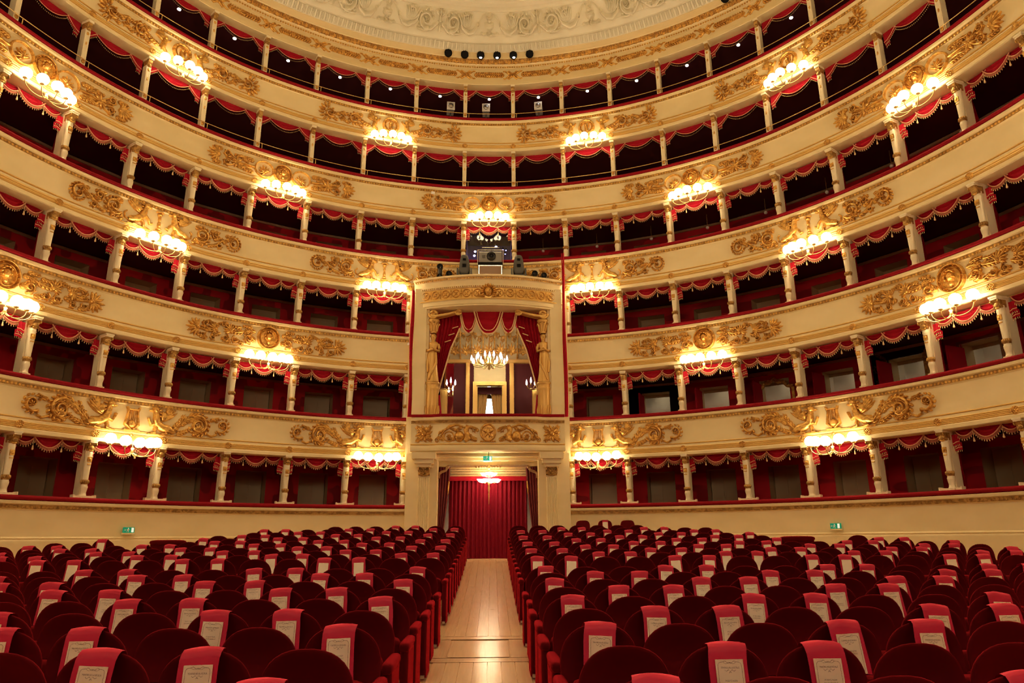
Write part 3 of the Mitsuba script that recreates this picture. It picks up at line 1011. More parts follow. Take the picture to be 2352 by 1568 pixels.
def fringe_along(mb, line, step, r, L):
    d = np.concatenate([[0], np.cumsum(np.linalg.norm(np.diff(line, axis=0), axis=1))])
    drop_v = np.array([[0.25, 0, 0], [-0.12, 0.22, 0], [-0.12, -0.22, 0], [1, 0, -0.72], [-0.5, 0.87, -0.72], [-0.5, -0.87, -0.72], [0, 0, -1.0]])
    drop_f = [[0, 1, 4], [0, 4, 3], [1, 2, 5], [1, 5, 4], [2, 0, 3], [2, 3, 5], [3, 4, 6], [4, 5, 6], [5, 3, 6]]
    for q in np.arange(step / 2, d[-1], step):
        p = np.array([np.interp(q, d, line[:, i]) for i in range(3)])
        mb.add(p + drop_v * [r, r, L], drop_f)


def tail(s, specs, fringe, step, n=9):
    """A hanging tail of cloth on side s with its braid; specs: (top, bottom profile, y)."""
    jab, br = MB(), MB()
    for x, zt, bot, y in specs:
        jab.grid(np.stack([np.column_stack([x, y, 0 * x + zt]), np.column_stack([x, y, (zt + bot) / 2]), np.column_stack([x, y, bot])], 0))
        br.tube(np.column_stack([x, y - 0.008, bot + 0.055]), 0.012, 5)
        fringe_along(fringe, np.column_stack([x, y, bot]), step, 0.011, 0.055)
    return jab, br


FB = MB()


def box_valance():
    fringe, parts = MB(), []
    for x0, x1, drop, y in ((-0.77, -0.26, 0.185, 0.0), (-0.34, 0.34, 0.27, -0.03), (0.26, 0.77, 0.185, 0.0)):
        cloth, trim = MB(), MB()
        cloth.grid(swag_surface(x0, x1, drop, y, 0.02))
        trim.tube(swag_line(x0, x1, drop) + [0, y - 0.014, 0.03], 0.015, 6)
        band = swag_line(x0, x1, drop) + [0, y, 0]
        FB.grid(np.stack([band + [0, -0.006, 0.02], band + [0, -0.012, -0.045]], 0))
        fringe_along(fringe, band + [0, -0.012, -0.035], 0.058, 0.012, 0.058)
        parts.append(("swag", cloth, trim))
    u = np.linspace(0, 1, 9)
    for s in (-1, 1):
        x = s * (0.655 + 0.19 * u)
        w = -0.06 * np.sin(PI * u) + 0.015 * np.sin(5 * PI * u)
        parts.append(("tail", *tail(s, [(x, -0.12, -0.38 + 0.05 * (1 - u) - 0.03 * u, w - 0.04), (x, -0.30, -0.49 + 0.03 * (1 - u) - 0.03 * u, w + 0.01)], fringe, 0.04)))
    tas = MB()
    tas.tube([(0, -0.06, -0.06), (0, -0.06, -0.24)], 0.006, 4)
    tas.lathe([(0.004, -0.23), (0.016, -0.245), (0.013, -0.265), (0.026, -0.31), (0.018, -0.335), (0.0, -0.34)], 8, 0, -0.06)
    return parts, fringe, tas


def gallery_valance():
    cloth, trim, fringe, parts = MB(), MB(), MB(), []
    cloth.grid(swag_surface(-0.52, 0.52, 0.29, -0.01, 0.03))
    ln = swag_line(-0.52, 0.52, 0.29)
    trim.tube(ln + [0, -0.02, 0.05], 0.012, 5)
    fringe_along(fringe, ln + [0, -0.01, -0.01], 0.045, 0.010, 0.045)
    parts.append(("swag", cloth, trim))
    u = np.linspace(0, 1, 9)
    for s in (-1, 1):
        x = s * (0.46 + 0.38 * u)
        bot = -0.04 - 0.27 * np.sin(u * PI / 2) ** 1.1
        parts.append(("tail", *tail(s, [(x, 0.03, bot, -0.04 + 0.0 * u), (s * (0.70 + 0.14 * u), -0.1, -0.35 - 0.03 * u, 0.015 * np.sin(9 * u))], fringe, 0.042)))
    return parts, fringe, None


def plied(v):
    parts, fringe, tas = v
    return [(n, c.ply("m_red_cloth"), t.ply("m_trim")) for n, c, t in parts], fringe.ply("m_fringe"), tas.ply("m_fringe") if tas else None


BV, GV = plied(box_valance()), plied(gallery_valance())
FRINGE_BAND = FB.ply("m_fringe_band")


def bay_name(j, b):
    if b == 0:
        return "centre bay"
    if j <= 3:
        return f"{ORD[abs(b) - 1]} bay {side(b)} of royal box"
    return f"{ORD[abs(b)]} bay {side(b)} of centre"


for j in range(1, 7):
    for b in range(-10, 11):
        if j <= 3 and abs(b) < 2:
            continue
        m = bay_frame(b, RAIL[j] + VZ, 0.36)
        if not any(visible(m[:3, 3] + q * m[:3, 0], 0) for q in (-0.8, 0, 0.8)):
            continue
        t = thing("swagged_valance", f"red swagged valance with gold fringe, {TIER[j]}, {bay_name(j, b)}", "valance", "red valances of the boxes and galleries")
        pieces, fringe, tas = BV if j <= 4 else GV
        for nm, cloth, braid in pieces:
            pk = part(t, nm, cloth, to_world=m)
            part(pk, "braid", braid, to_world=m)
        part(t, "fringe", fringe, to_world=m, kind="stuff")
        if tas:
            part(t, "fringe_heading", FRINGE_BAND, to_world=m, kind="stuff")
            for x in (-0.32, 0.32):
                part(t, "tassel", tas, to_world=m @ xf((x, 0, 0)))

# ------------------------------------------------------------------ globe lamps on the balcony fronts
GLOBES = [(-0.58, -0.26, -1.26), (-0.31, -0.48, -1.31), (0.0, -0.58, -1.34), (0.31, -0.48, -1.31), (0.58, -0.26, -1.26)]
GLOBE = MB().ball((0, 0, 0), 0.138, 2).ply("m_opal")
HUB = np.array([0.0, -0.22, -1.52])
_s = MB().tube([(0, -0.06, -1.10), (0, -0.16, -1.12), (0, -0.22, -1.20), (0, -0.22, -1.52)], 0.018, 8)
_s.lathe([(0.0, -1.62), (0.02, -1.60), (0.05, -1.54), (0.03, -1.50), (0.05, -1.46), (0.02, -1.42)], 10, 0, -0.22)
_s.lathe([(0.0, -1.05), (0.03, -1.07), (0.045, -1.10), (0.03, -1.14), (0.0, -1.15)], 10, 0, -0.09)
LAMP_STEM = _s.ply("m_brass")
LAMP_ARM, LAMP_CUP = [], []
for g in GLOBES:
    g = np.array(g)
    low = g - [0, 0, 0.143]
    mid = HUB * 0.45 + low * 0.55 - [0, 0, 0.17]
    q = np.linspace(0, 1, 12)[:, None]
    path = (1 - q) ** 3 * HUB + 3 * (1 - q) ** 2 * q * (HUB * 0.8 + mid * 0.2 - [0, 0, 0.15]) + 3 * (1 - q) * q ** 2 * (low * [1.05, 1.05, 1] - [0, 0, 0.30]) + q ** 3 * low
    LAMP_ARM.append(MB().tube(path, 0.013, 6).lathe([(0.012, -0.02), (0.05, 0.0), (0.055, 0.02), (0.03, 0.025)], 9, low[0], low[1]).ply("m_brass"))
    arm = MB().tube(path, 0.013, 6)
    c = MB().lathe([(0.012, low[2] - 0.03), (0.05, low[2] - 0.01), (0.058, low[2] + 0.02), (0.03, low[2] + 0.03)], 9, low[0], low[1])
    LAMP_ARM[-1] = arm.join(c).ply("m_brass")

ALL_LAMPS = [(j, b) for j in range(2, 7) for b in ((-14, -10, -6, -2, 2, 6, 10, 14) if j % 2 == 0 else (-12, -8, -4, 4, 8, 12) if j == 3 else (-12, -8, -4, 0, 4, 8, 12))]
for j, b in ALL_LAMPS:
    m = bay_frame(b, RAIL[j])
    m[:3, 0] /= np.linalg.norm(m[:3, 0])
    where = "centre bay" if b == 0 else (f"{ORD[(abs(b) + 3) // 4]} {side(b)} of " + ("royal box" if j <= 3 else "centre"))
    t = thing("globe_lamp", f"brass lamp with five glowing globes, {TIER[j]} front, {where}", "wall lamp", "globe lamps on the balcony fronts")
    part(t, "stem", LAMP_STEM, to_world=m)
    for i, g in enumerate(GLOBES):
        c = m.copy()
        c[:3, 3] = m[:3, :3] @ np.array(g) + m[:3, 3]
        part(t, "arm", LAMP_ARM[i], to_world=m)
        part(t, "globe", GLOBE, to_world=c, emitter=emit(LAMP * LAMP_L))

# ------------------------------------------------------------------ upper entablature and ceiling
def build_top():
    z = RAIL[6] + 1.415
    key = struct("trim_1", "cream and gilt entablature with garland frieze above the upper gallery", "entablature")
    prof = [(0.42, 0.0), (-0.06, 0.0), (-0.075, 0.02), (-0.06, 0.14), (-0.02, 0.16), (-0.02, 0.70), (-0.05, 0.72), (-0.05, 0.80), (-0.10, 0.82), (-0.12, 0.86), (-0.22, 1.0), (-0.24, 1.03), (-0.30, 1.035), (-0.46, 1.065), (-0.47, 1.09)]
    part(key, "fascia", sweep(prof, -S_MAX, S_MAX, z), "m_cream")
    part(key, "bead_molding", bead_row(-21, 21, -0.05, z + 0.76), "m_gold", kind="stuff", smooth=False)
    line = round_sweep(0.40, -0.004, 0.02, 0.014, -S_MAX, S_MAX, z, 6)
    part(key, "gilt_line", line, "m_gilt_line")
    part(key, "leaf_backing", sweep([(-0.118, 0.852), (-0.222, 0.99)], -S_MAX, S_MAX, z), "m_gold_dark")
    leaf = Relief()
    leaf.palmette(0.0, -0.075, PI / 2, 0.17, 5, 0.03, 0.9)
    leaf.leaf(-0.115, -0.08, PI / 2, 0.16, 0.025, 0.0, 0.035, 5)
    v, f = leaf.get()
    band = MB()
    for s in np.arange(-18, 18.01, 0.25):
        P = at(s + v[:, 0], -0.17 - v[:, 1] * 0.6 - v[:, 2] * 0.8, z + 0.925 + v[:, 1] * 0.8 - v[:, 2] * 0.6)
        band.add(P, f)
    part(key, "leaf_band", band, "m_gold", kind="stuff")
    # the garland frieze: a bow with ribbons over every post, a thick leafy garland between
    knot = Relief()
    knot.rosette(0, 0, 0.10, 7, 0.05)
    for s in (-1, 1):
        for t in (-1, 1):
            knot.stroke([(0.03 * s, 0.05 * t), (0.15 * s, 0.15 * t), (0.22 * s, 0.10 * t), (0.29 * s, 0.15 * t), (0.36 * s, 0.14 * t)], [0.03, 0.035, 0.025, 0.022, 0.008], 0.035)
            knot.leaf(0.08 * s, 0.02 * t, (0.5 * t) if s > 0 else PI - 0.5 * t, 0.2, 0.045, 0.3 * s * t, 0.04)
    gar = Relief()
    for i in range(15):
        u = -0.56 + 0.08 * i
        w = 0.085 - 0.05 * abs(u)
        for t in (-1, 0, 1):
            gar.leaf(u, 0.0, (0.75 * t) + (0 if u < 0 else PI), 0.15, w * 0.45, 0, 0.06, 4)
    gar.rosette(0, 0, 0.07, 6, 0.07)
    for k in range(-9, 10):
        if k and visible(at(col_s(k), 0, z + 0.4), 40):
            part(key, "bow", bend(knot, col_s(k), -0.02, z + 0.44), "m_gold")
        if visible(at(k * BAY, 0, z + 0.4), 60):
            part(key, "garland", bend(gar, k * BAY, -0.02, z + 0.44), "m_gold")
    # the vault
    zc = z
    ck = struct("ceiling", "cream plaster ceiling with fluted cove and carved scrolls")
    cove = [(-0.47, 1.09), (-0.50, 1.10), (-0.74, 1.26), (-0.76, 1.30), (-0.95, 1.45), (-0.98, 1.45), (-1.0, 1.43), (-1.75, 1.76), (-1.80, 1.75), (-1.82, 1.79), (-1.95, 1.82), (-2.0, 1.78), (-2.12, 1.83), (-2.15, 1.87), (-3.2, 2.25)]
    part(ck, "vault_edge", sweep(cove, -S_MAX, S_MAX, zc), "m_ceiling")
    s = np.linspace(-S_MAX, S_MAX, 90)
    edge = at(s, -3.2, zc + 2.25)
    c = np.array([0, 10.5, zc + 4.2])
    rings = [edge] + [edge * (1 - q) + c * q + np.array([0, 0, 0.9 * q * (1 - q)]) for q in (0.25, 0.5, 0.75, 0.97)]
    part(ck, "vault", MB().grid(np.stack(rings, 0)), "m_ceiling")
    fl = MB()
    p0, p1 = np.array([-0.505, 1.105]), np.array([-0.735, 1.255])
    nrm = np.array([-0.55, -0.83])
    for q in np.arange(-14, 14, 0.165):
        for e, w in ((0, 0.032), (0.062, 0.012), (0.098, 0.012)):
            a, b = q + e - w, q + e + w
            for (oa, za), (ob, zb) in (((p0), (p1)),):
                A0, B0 = at(np.array([a, b]), oa, zc + za), at(np.array([a, b]), ob, zc + zb)
                A1, B1 = at(np.array([a, b]), oa + nrm[0] * 0.05, zc + za + nrm[1] * 0.05), at(np.array([a, b]), ob + nrm[0] * 0.05, zc + zb + nrm[1] * 0.05)
                fl.add([A1[0], A1[1], B1[1], B1[0]], [[0, 1, 2, 3]])
                fl.add([A0[0], A1[0], B1[0], B0[0]], [[0, 1, 2, 3]])
                fl.add([A0[1], A1[1], B1[1], B0[1]], [[0, 1, 2, 3]])
                fl.add([A0[0], A0[1], A1[1], A1[0]], [[0, 1, 2, 3]])
    part(ck, "fluting", fl, "m_ceiling", kind="stuff", smooth=False)

    def scrolls(q):
        for s in (-1, 1):
            d = 1 if s > 0 else -1
            a0 = -2.0 if s > 0 else PI + 2.0
            q.scroll(0.52 * s, 0.0, 0.30, d, a0, 1.35, 0.05, 0.07, 10, True)
            q.stroke([(0.06 * s, -0.05), (0.3 * s, -0.28), (0.6 * s, -0.34), (0.85 * s, -0.30)], [0.05, 0.06, 0.05, 0.02], 0.06)
            q.leaf(0.05 * s, 0.12, 1.1 if s > 0 else PI - 1.1, 0.26, 0.06, -0.8 * s, 0.06)
            q.leaf(0.05 * s, -0.1, -0.4 if s > 0 else PI + 0.4, 0.24, 0.05, 0.6 * s, 0.06)
        q.stroke([(0, -0.3), (0, -0.1), (0, 0.12), (0, 0.34)], [0.06, 0.03, 0.03, 0.05], 0.06)
        q.palmette(0, 0.22, PI / 2, 0.16, 5, 0.06, 1.0)
        q.rosette(0, -0.05, 0.09, 6, 0.07)

    def urn(q):
        for y, ru, rv in ((-0.30, 0.12, 0.04), (-0.22, 0.05, 0.05), (-0.07, 0.18, 0.12), (0.03, 0.2, 0.04), (0.13, 0.09, 0.07), (0.22, 0.14, 0.03), (0.29, 0.06, 0.05)):
            q.dome(0, y, ru, rv, 0.08, 12)
        for k in range(5):
            q.leaf(0, -0.2, PI / 2 + 0.35 * (k - 2), 0.2, 0.03, 0, 0.1, 4)
        for s in (-1, 1):
            q.stroke([(0.1 * s, -0.28), (0.22 * s, -0.31), (0.3 * s, -0.25), (0.36 * s, -0.3)], [0.03, 0.03, 0.025, 0.02], 0.05)
            q.stroke([(0.42 * s, 0.0), (0.34 * s, 0.12), (0.24 * s, 0.26), (0.14 * s, 0.3)], [0.02, 0.025, 0.02, 0.015], 0.04)
            for k in range(7):                                  # a bird-like winged scroll turned to the urn
                a = 2.5 - 0.16 * k
                q.leaf((0.95 - 0.03 * k) * s, (-0.12 + 0.01 * k), a + 0.0 if s < 0 else PI - a, 0.52 - 0.03 * k, 0.05, 0.5 * s, 0.07, 6)
            q.scroll(0.95 * s, 0.14, 0.17, -s, 2.2 if s > 0 else 0.9, 1.3, 0.035, 0.07, 6)
            q.stroke([(0.44 * s, -0.02), (0.62 * s, -0.22), (0.85 * s, -0.28), (1.12 * s, -0.12), (1.2 * s, 0.08)], [0.03, 0.07, 0.08, 0.06, 0.03], 0.08)
            q.dome(0.46 * s, 0.02, 0.05, 0.05, 0.08, 8)

    o0, z0, o1, z1 = -1.0, 1.43, -1.75, 1.76
    L = math.hypot(o1 - o0, z1 - z0)
    d, n = ((o1 - o0) / L, (z1 - z0) / L), (-(z1 - z0) / L, (o1 - o0) / L)
    for i in range(-6, 7):
        q = Relief()
        (urn if i % 2 == 0 else scrolls)(q)
        if visible(at(i * 2.02, -1.4, zc + 1.6), 120):
            v_, f_ = q.get()
            q = Relief()
            q.add(v_ * [1.0, 1.22, 1.25], f_)
            part(ck, "urn_relief" if i % 2 == 0 else "scroll_relief", bend(q, i * 2.02, (o0 + o1) / 2, zc + (z0 + z1) / 2, slope=(d, n)), "m_ceiling")
    # black spotlight openings in the cornice
    for i, s in enumerate([-1.58, -0.95, -0.33, 0.30, 0.93, 1.56, 8.9]):
        m = frame(s, zc + 1.062)
        m[:2, 3] -= 0.40 * m[:2, 1]
        t = thing("spotlight_opening", f"round black spotlight opening in cornice, {'alone at the right top edge' if i == 6 else ORD[i + 1] + ' of six from the left'}", "spotlight", "round spotlight openings in the cornice")
        a = np.arange(20) * 2 * PI / 20
        can = MB()
        nv, uv = np.array([0, -0.5, -0.866]), np.array([0, 0.866, -0.5])
        R = 0.135
        rim = [np.column_stack([R * q * np.cos(a), 0 * a, 0 * a]) + R * q * np.sin(a)[:, None] * uv + nv * h for q, h in ((1.0, -0.15), (1.04, 0.12), (0.93, 0.125), (0.9, 0.09))]
        can.grid(np.stack(rim, 0), close_v=True)
        can.add(np.vstack([rim[3], [nv * 0.09]]), [[k, (k + 1) % 20, 20] for k in range(20)])
        part(t, "can", can, "m_black", to_world=m)
        if i in (2, 3, 4):
            ln = MB().ball(nv * 0.11 + uv * 0.075 + np.array([0.02 * (i == 4), 0, 0]), (0.06, 0.025, 0.045))
            part(t, "lens", ln, "m_opal", to_world=m, emitter=emit((2.2, 2.2, 2.1)))


build_top()


def chandelier():
    """The great chandelier of the house; it hangs above the frame and lights the stalls from overhead."""
    t = thing("house_chandelier", "large tiered chandelier with rings of globe lamps hanging from the ceiling", "chandelier")
    c = np.array([0.0, 8.6, RAIL[6] - 2.2])
    st = MB().tube([c + [0, 0, 7.2], c + [0, 0, -1.0]], 0.06, 8)
    st.lathe([(0.0, c[2] - 1.3), (0.2, c[2] - 1.1), (0.1, c[2] - 0.8), (0.35, c[2] - 0.3), (0.1, c[2] + 0.2), (0.25, c[2] + 0.8), (0.06, c[2] + 1.3)], 16, c[0], c[1])
    part(t, "stem", st, "m_brass")
    a = np.linspace(0, 2 * PI, 40)
    for r, h, n in ((1.5, -0.6, 12), (1.0, 0.2, 8), (0.55, 0.9, 5)):
        part(t, "ring", MB().tube(np.column_stack([c[0] + r * np.cos(a), c[1] + r * np.sin(a), 0 * a + c[2] + h]), 0.03, 6, caps=False), "m_brass")
        for k in range(n):
            b = 2 * PI * k / n
            part(t, "globe", MB().ball((c[0] + r * math.cos(b), c[1] + r * math.sin(b), c[2] + h + 0.16), 0.15, 1), "m_opal", emitter=emit(LAMP * CHAND_L))


chandelier()

# ------------------------------------------------------------------ the stalls
ROWS = 21


def row_y(r, x):
    return 3.47584 + 0.860707 * r + 0.08499 * (r >= 10) - 0.0029 * x * x


def seat_x(r, n, s):
    """n = 0 at the aisle."""
    st = 0.0106 * (-1 if r % 2 == 0 else 1) if r < 10 else 0.0012 * (-1 if r % 2 == 0 else 1) * s
    return s * (0.882787 + 0.56 * n + st) - 0.00776


def chair_back():
    na = 34
    a = np.linspace(0, 2 * PI, na, endpoint=False)
    zc, hz, hx = 0.705, 0.25, 0.268
    ca, sa = np.cos(a), np.sin(a)
    e = 2 / 2.5
    ox = hx * np.sign(ca) * abs(ca) ** e
    oz = np.where(sa > 0, hz * abs(sa) ** (2 / 2.15), -0.325 * abs(sa) ** (2 / 4.0))

    def surf(r, front):
        x, z = ox * r, zc + oz * r
        y = 0.115 - np.where(z > 0.72, 2.2, 1.5) * (z - 0.72) ** 2 - 0.085 * (x / hx) ** 2 - 0.02
        th = 0.042 * np.sqrt(np.maximum(0, 1 - r ** 5))
        return np.column_stack([x, y + (-th if front else th) + 0.03, z])

    rings = [surf(r, True) for r in (0.0, 0.3, 0.6, 0.82, 0.93, 0.98)] + [surf(1.0, True)] + [surf(r, False) for r in (0.98, 0.93, 0.8, 0.5, 0.0)]
    return MB().grid(np.stack(rings, 0), close_v=True)


def soft_box(cx, cy, cz, sx, sy, sz, p=4.0, n=16, m=9, tilt=0.0):
    a = np.linspace(0, 2 * PI, n, endpoint=False)
    b = np.linspace(-PI / 2, PI / 2, m)
    f = lambda q, e: np.sign(q) * abs(q) ** (2 / e)
    A, B = np.meshgrid(a, b)
    P = np.stack([sx * f(np.cos(B), p) * f(np.cos(A), p), sy * f(np.cos(B), p) * f(np.sin(A), p), sz * f(np.sin(B), p)], -1)
    c, s = math.cos(tilt), math.sin(tilt)
    P = P @ np.array([[1, 0, 0], [0, c, s], [0, -s, c]])
    return MB().grid(P + [cx, cy, cz], close_v=True)


SEAT = soft_box(0, -0.20, 0.46, 0.235, 0.055, 0.20, 5, 16, 9, 0.22)


def arm_mesh(x):
    pad = MB()
    ys = np.array([-0.502, -0.50, -0.495, -0.47, -0.40, -0.2, 0.0])
    n = 10
    a = np.arange(n) * 2 * PI / n
    P = []
    for i, y in enumerate(ys):
        k = (0.0, 0.3, 0.7, 0.95, 1.0, 1.0, 0.9)[i]
        P.append(np.column_stack([x + 0.047 * k * np.sign(np.cos(a)) * abs(np.cos(a)) ** 0.7, np.full(n, y), 0.60 + 0.01 * (y + 0.2) + 0.042 * k * np.sign(np.sin(a)) * abs(np.sin(a)) ** 0.7]))
    pad.grid(np.stack(P, 0), close_v=True)
    return pad


def panel_mesh(x):
    """The upholstered support under an armrest, rounded in front, down to the floor."""
    n = 9
    a = np.linspace(-PI / 2, PI / 2, n)
    out = np.column_stack([0.036 * np.sin(a), -0.44 - 0.036 * np.cos(a)])
    out = np.vstack([[[-0.036, -0.02]], out, [[0.036, -0.02]]])
    P = np.stack([np.column_stack([x + out[:, 0], out[:, 1] + 0.03 * (z < 0.1), np.full(len(out), z)]) for z in (0.0, 0.09, 0.1, 0.58)], 0)
    return MB().grid(P)


CHAIR = {"backrest": chair_back().ply("m_velvet"), "seat": SEAT.ply("m_velvet"), "armrest": arm_mesh(-0.28).ply("m_velvet"), "side_panel": panel_mesh(-0.28).ply("m_velvet"),
         "armrest_": arm_mesh(0.28).ply("m_velvet"), "side_panel_": panel_mesh(0.28).ply("m_velvet")}
FOOT = MB().box(-0.30, -0.26, -0.49, -0.44, 0.0, 0.03).ply("m_silver")
FOOT_ = MB().box(0.26, 0.30, -0.49, -0.44, 0.0, 0.03).ply("m_silver")

_wall_s = np.linspace(-S_MAX, S_MAX, 600)
_wall_p = curve(_wall_s)[0]


def seat_ok(x, y):
    return np.linalg.norm(_wall_p - [x, y + 0.25], axis=1).min() > 0.95 and abs(x) < 11


SEATS = []
for r in range(ROWS):
    for s in (-1, 1):
        for n in range(18):
            x = seat_x(r, n, s)
            y = row_y(r, x)
            if not seat_ok(x, y) or (r in (15, 16) and 10 < n < 14) or (r >= 17 and n > 9 + (r == 17)):
                continue
            p = np.array([x, y, floor_z(y)])
            if not visible(p + [0, 0, 0.95], 50):
                continue
            SEATS.append((r, n, s, p, np.linalg.norm(p - EYE)))
# the cross aisle
SEATS = [q for q in SEATS if q[0] != 9]
SEATS.sort(key=lambda q: q[4])
ENDS = {}
for r, n, s, p, d in SEATS:
    ENDS[(r, s)] = max(n, ENDS.get((r, s), 0))
ROWNAME = {r: (r + 1 if r < 9 else r) for r in range(ROWS)}


def seat_name(r, n, s):
    return f"{ORD[ROWNAME[r]]} row, {ORD[n + 1]} seat {side(s)} of aisle"


far = MB()
far_src = None
for i, (r, n, s, p, d) in enumerate(SEATS):
    m = xf(p, math.atan(-0.0058 * p[0]))
    ends = [(s > 0, True)] if n == 0 else []
    first, last = n == 0, n == ENDS[(r, s)]
    left = not (s < 0 and False)
    if i < 300:
        t = thing("theatre_chair", f"dark red velvet tip-up chair, {seat_name(r, n, s)}", "chair", "red velvet chairs of the stalls")
        part(t, "backrest", CHAIR["backrest"], to_world=m)
        part(t, "seat", CHAIR["seat"], to_world=m)
        # each chair carries the armrest on its outer side; the aisle chair has one towards the aisle too
        sfx = "_" if s > 0 else ""
        part(t, "armrest", CHAIR["armrest" + sfx], to_world=m)
        part(t, "side_panel", CHAIR["side_panel" + sfx], to_world=m)
        if first:
            sfx = "" if s > 0 else "_"
            part(t, "armrest", CHAIR["armrest" + sfx], to_world=m)
            part(t, "side_panel", CHAIR["side_panel" + sfx], to_world=m)
            part(t, "foot", FOOT if s > 0 else FOOT_, to_world=m)
    else:
        if far_src is None:
            far_src = {e: MB().join(chair_back()).join(SEAT).join(arm_mesh(0.28 * e)).join(panel_mesh(0.28 * e)) for e in (-1, 1)}
            far_aisle = {e: MB().join(arm_mesh(-0.28 * e)).join(panel_mesh(-0.28 * e)) for e in (-1, 1)}
        far.join(far_src[s], m)
        if first:
            far.join(far_aisle[s], m)
if far_src is not None:
    t = thing("distant_theatre_chairs", "hindmost rows of red velvet chairs nearest the back wall", "chairs", kind="stuff")
    scene[t] = far.ply("m_velvet")


def tag_pattern(r, s):
    if r < 10:
        return (1, 4, 5, 8, 9, 12, 13) if r % 2 == 0 else (2, 3, 6, 7, 10, 11, 14)
    return (3, 4, 7, 8, 11, 12, 15, 16) if (r % 2 == 0) ^ (s > 0) else (1, 2, 5, 6, 9, 10, 13, 14, 17)


def cover_cloth(var):
    """A strip of red cloth laid over a chair back: down the front, over the top, down behind."""
    w = 0.108
    ln = [(-0.105, 0.52), (-0.088, 0.70), (-0.062, 0.86), (-0.055, 0.925), (-0.045, 0.955), (-0.02, 0.972), (0.025, 0.972), (0.058, 0.958), (0.112, 0.90), (0.178, 0.74)]
    P = []
    for k, (y, z) in enumerate(ln):
        t = np.linspace(-1, 1, 7)
        sag = (0.006 * np.sin(3 * t + var * 2) if k in (3, 4, 5) else 0 * t)
        P.append(np.column_stack([w * t + 0.006 * math.sin(var + k), np.full(7, y) - 0.004 * t * t, z + sag - 0.012 * t * t]))
    return MB().grid(np.stack(P, 0))


COVER = [cover_cloth(v).ply("m_cover") for v in (0.0, 1.3, 2.9)]
CARD_TILT = math.atan2(0.030, 0.20)


def card_frame():
    """Card plane: x across, v up the card, facing the stage."""
    m = np.eye(4)
    up = np.array([0, 0.135, 0.99])
    up /= np.linalg.norm(up)
    m[:3, 1], m[:3, 2] = up, np.cross([1, 0, 0], up)
    m[:3, 3] = [0, -0.0865, 0.765]
    return m


CF = card_frame()
CARD = MB().box(-0.078, 0.078, -0.125, 0.125, 0.0, 0.003).ply("m_card", False)


def card_print():
    mb = MB()
    z = 0.0042

    def bar(path, w):
        path = np.asarray(path, float)
        t = np.gradient(path, axis=0)
        t /= np.linalg.norm(t, axis=1, keepdims=True) + 1e-9
        nn = np.column_stack([-t[:, 1], t[:, 0]]) * w
        mb.grid(np.stack([np.column_stack([path + nn, np.full(len(path), z)]), np.column_stack([path - nn, np.full(len(path), z)])], 0))

    for s in (-1, 1):
        a = np.linspace(0, PI / 2, 7)
        bar(np.vstack([[[s * 0.066, -0.095]], np.column_stack([s * (0.05 + 0.016 * np.cos(a)), 0.092 + 0.018 * np.sin(a)]), [[s * 0.036, 0.112]]]), 0.0011)
        t = np.linspace(0, 1, 14)
        bar(np.column_stack([s * (0.036 - 0.04 * t), 0.110 + 0.006 * np.sin(t * 2 * PI)]), 0.0011)
        bar(np.column_stack([s * (0.036 - 0.036 * t), 0.106 + 0.004 * np.sin(t * 2 * PI + 2)]), 0.0008)
        bar(np.vstack([[[s * 0.066, -0.095]], np.column_stack([s * (0.05 + 0.016 * np.cos(a)), -0.097 - 0.015 * np.sin(a)]), [[s * 0.0, -0.112]]]), 0.0011)
        q = np.linspace(0, 1, 10)
        bar(np.column_stack([s * (0.004 + 0.026 * q), 0.068 + 0.004 * np.sin(q * 7)]), 0.0011)
        bar(np.column_stack([s * 0.006 * q, 0.064 - 0.008 * q]), 0.0016)
    for text, h, y, bold in (("TEATRO ALLA SCALA", 0.0085, 0.078, True), ("POSTO NON", 0.0085, 0.012, False), ("DISPONIBILE", 0.0085, -0.004, False), ("SEAT", 0.0085, -0.048, False), ("UNAVAILABLE", 0.0085, -0.064, False)):
        tm = meshkit.text_mesh(text, h, 0.0006, bold)
        v = np.array(tm.vertices)
        wd = v[:, 0].max()
        k = min(1.0, 0.104 / wd)
        v[:, 0] = (v[:, 0] - wd / 2) * k
        v[:, 1] += y
        v[:, 2] += z - 0.0004
        mb.add(v, tm.faces)
    return mb


PRINT = card_print().ply("m_ink", False)
for r, n, s, p, d in SEATS:
    if n + 1 not in tag_pattern(r, s) or not visible(p + [0, 0, 0.97], 30):
        continue
    if r == 20 and not (s < 0 and n in (2, 3)):
        continue
    jx, jr = RNG.uniform(-0.012, 0.012), RNG.uniform(-0.05, 0.05)
    m = xf(p, math.atan(-0.0058 * p[0])) @ xf((jx, -0.002, 0))
    tilt = np.eye(4)
    c, q = math.cos(jr), math.sin(jr)
    tilt[0, 0], tilt[0, 2], tilt[2, 0], tilt[2, 2] = c, q, -q, c
    tilt[:3, 3] = np.array([0, 0, 0.96]) - tilt[:3, :3] @ np.array([0, 0, 0.96])
    m = m @ tilt
    t = thing("seat_cover_strip", f"red cloth strip with white card, {seat_name(r, n, s)}", "seat cover", "red strips with white cards on the chairs")
    part(t, "cloth", COVER[int(RNG.integers(3))], to_world=m)
    cd = part(t, "card", CARD, to_world=m @ CF)
    if d < 12:
        part(cd, "print", PRINT, to_world=m @ CF)

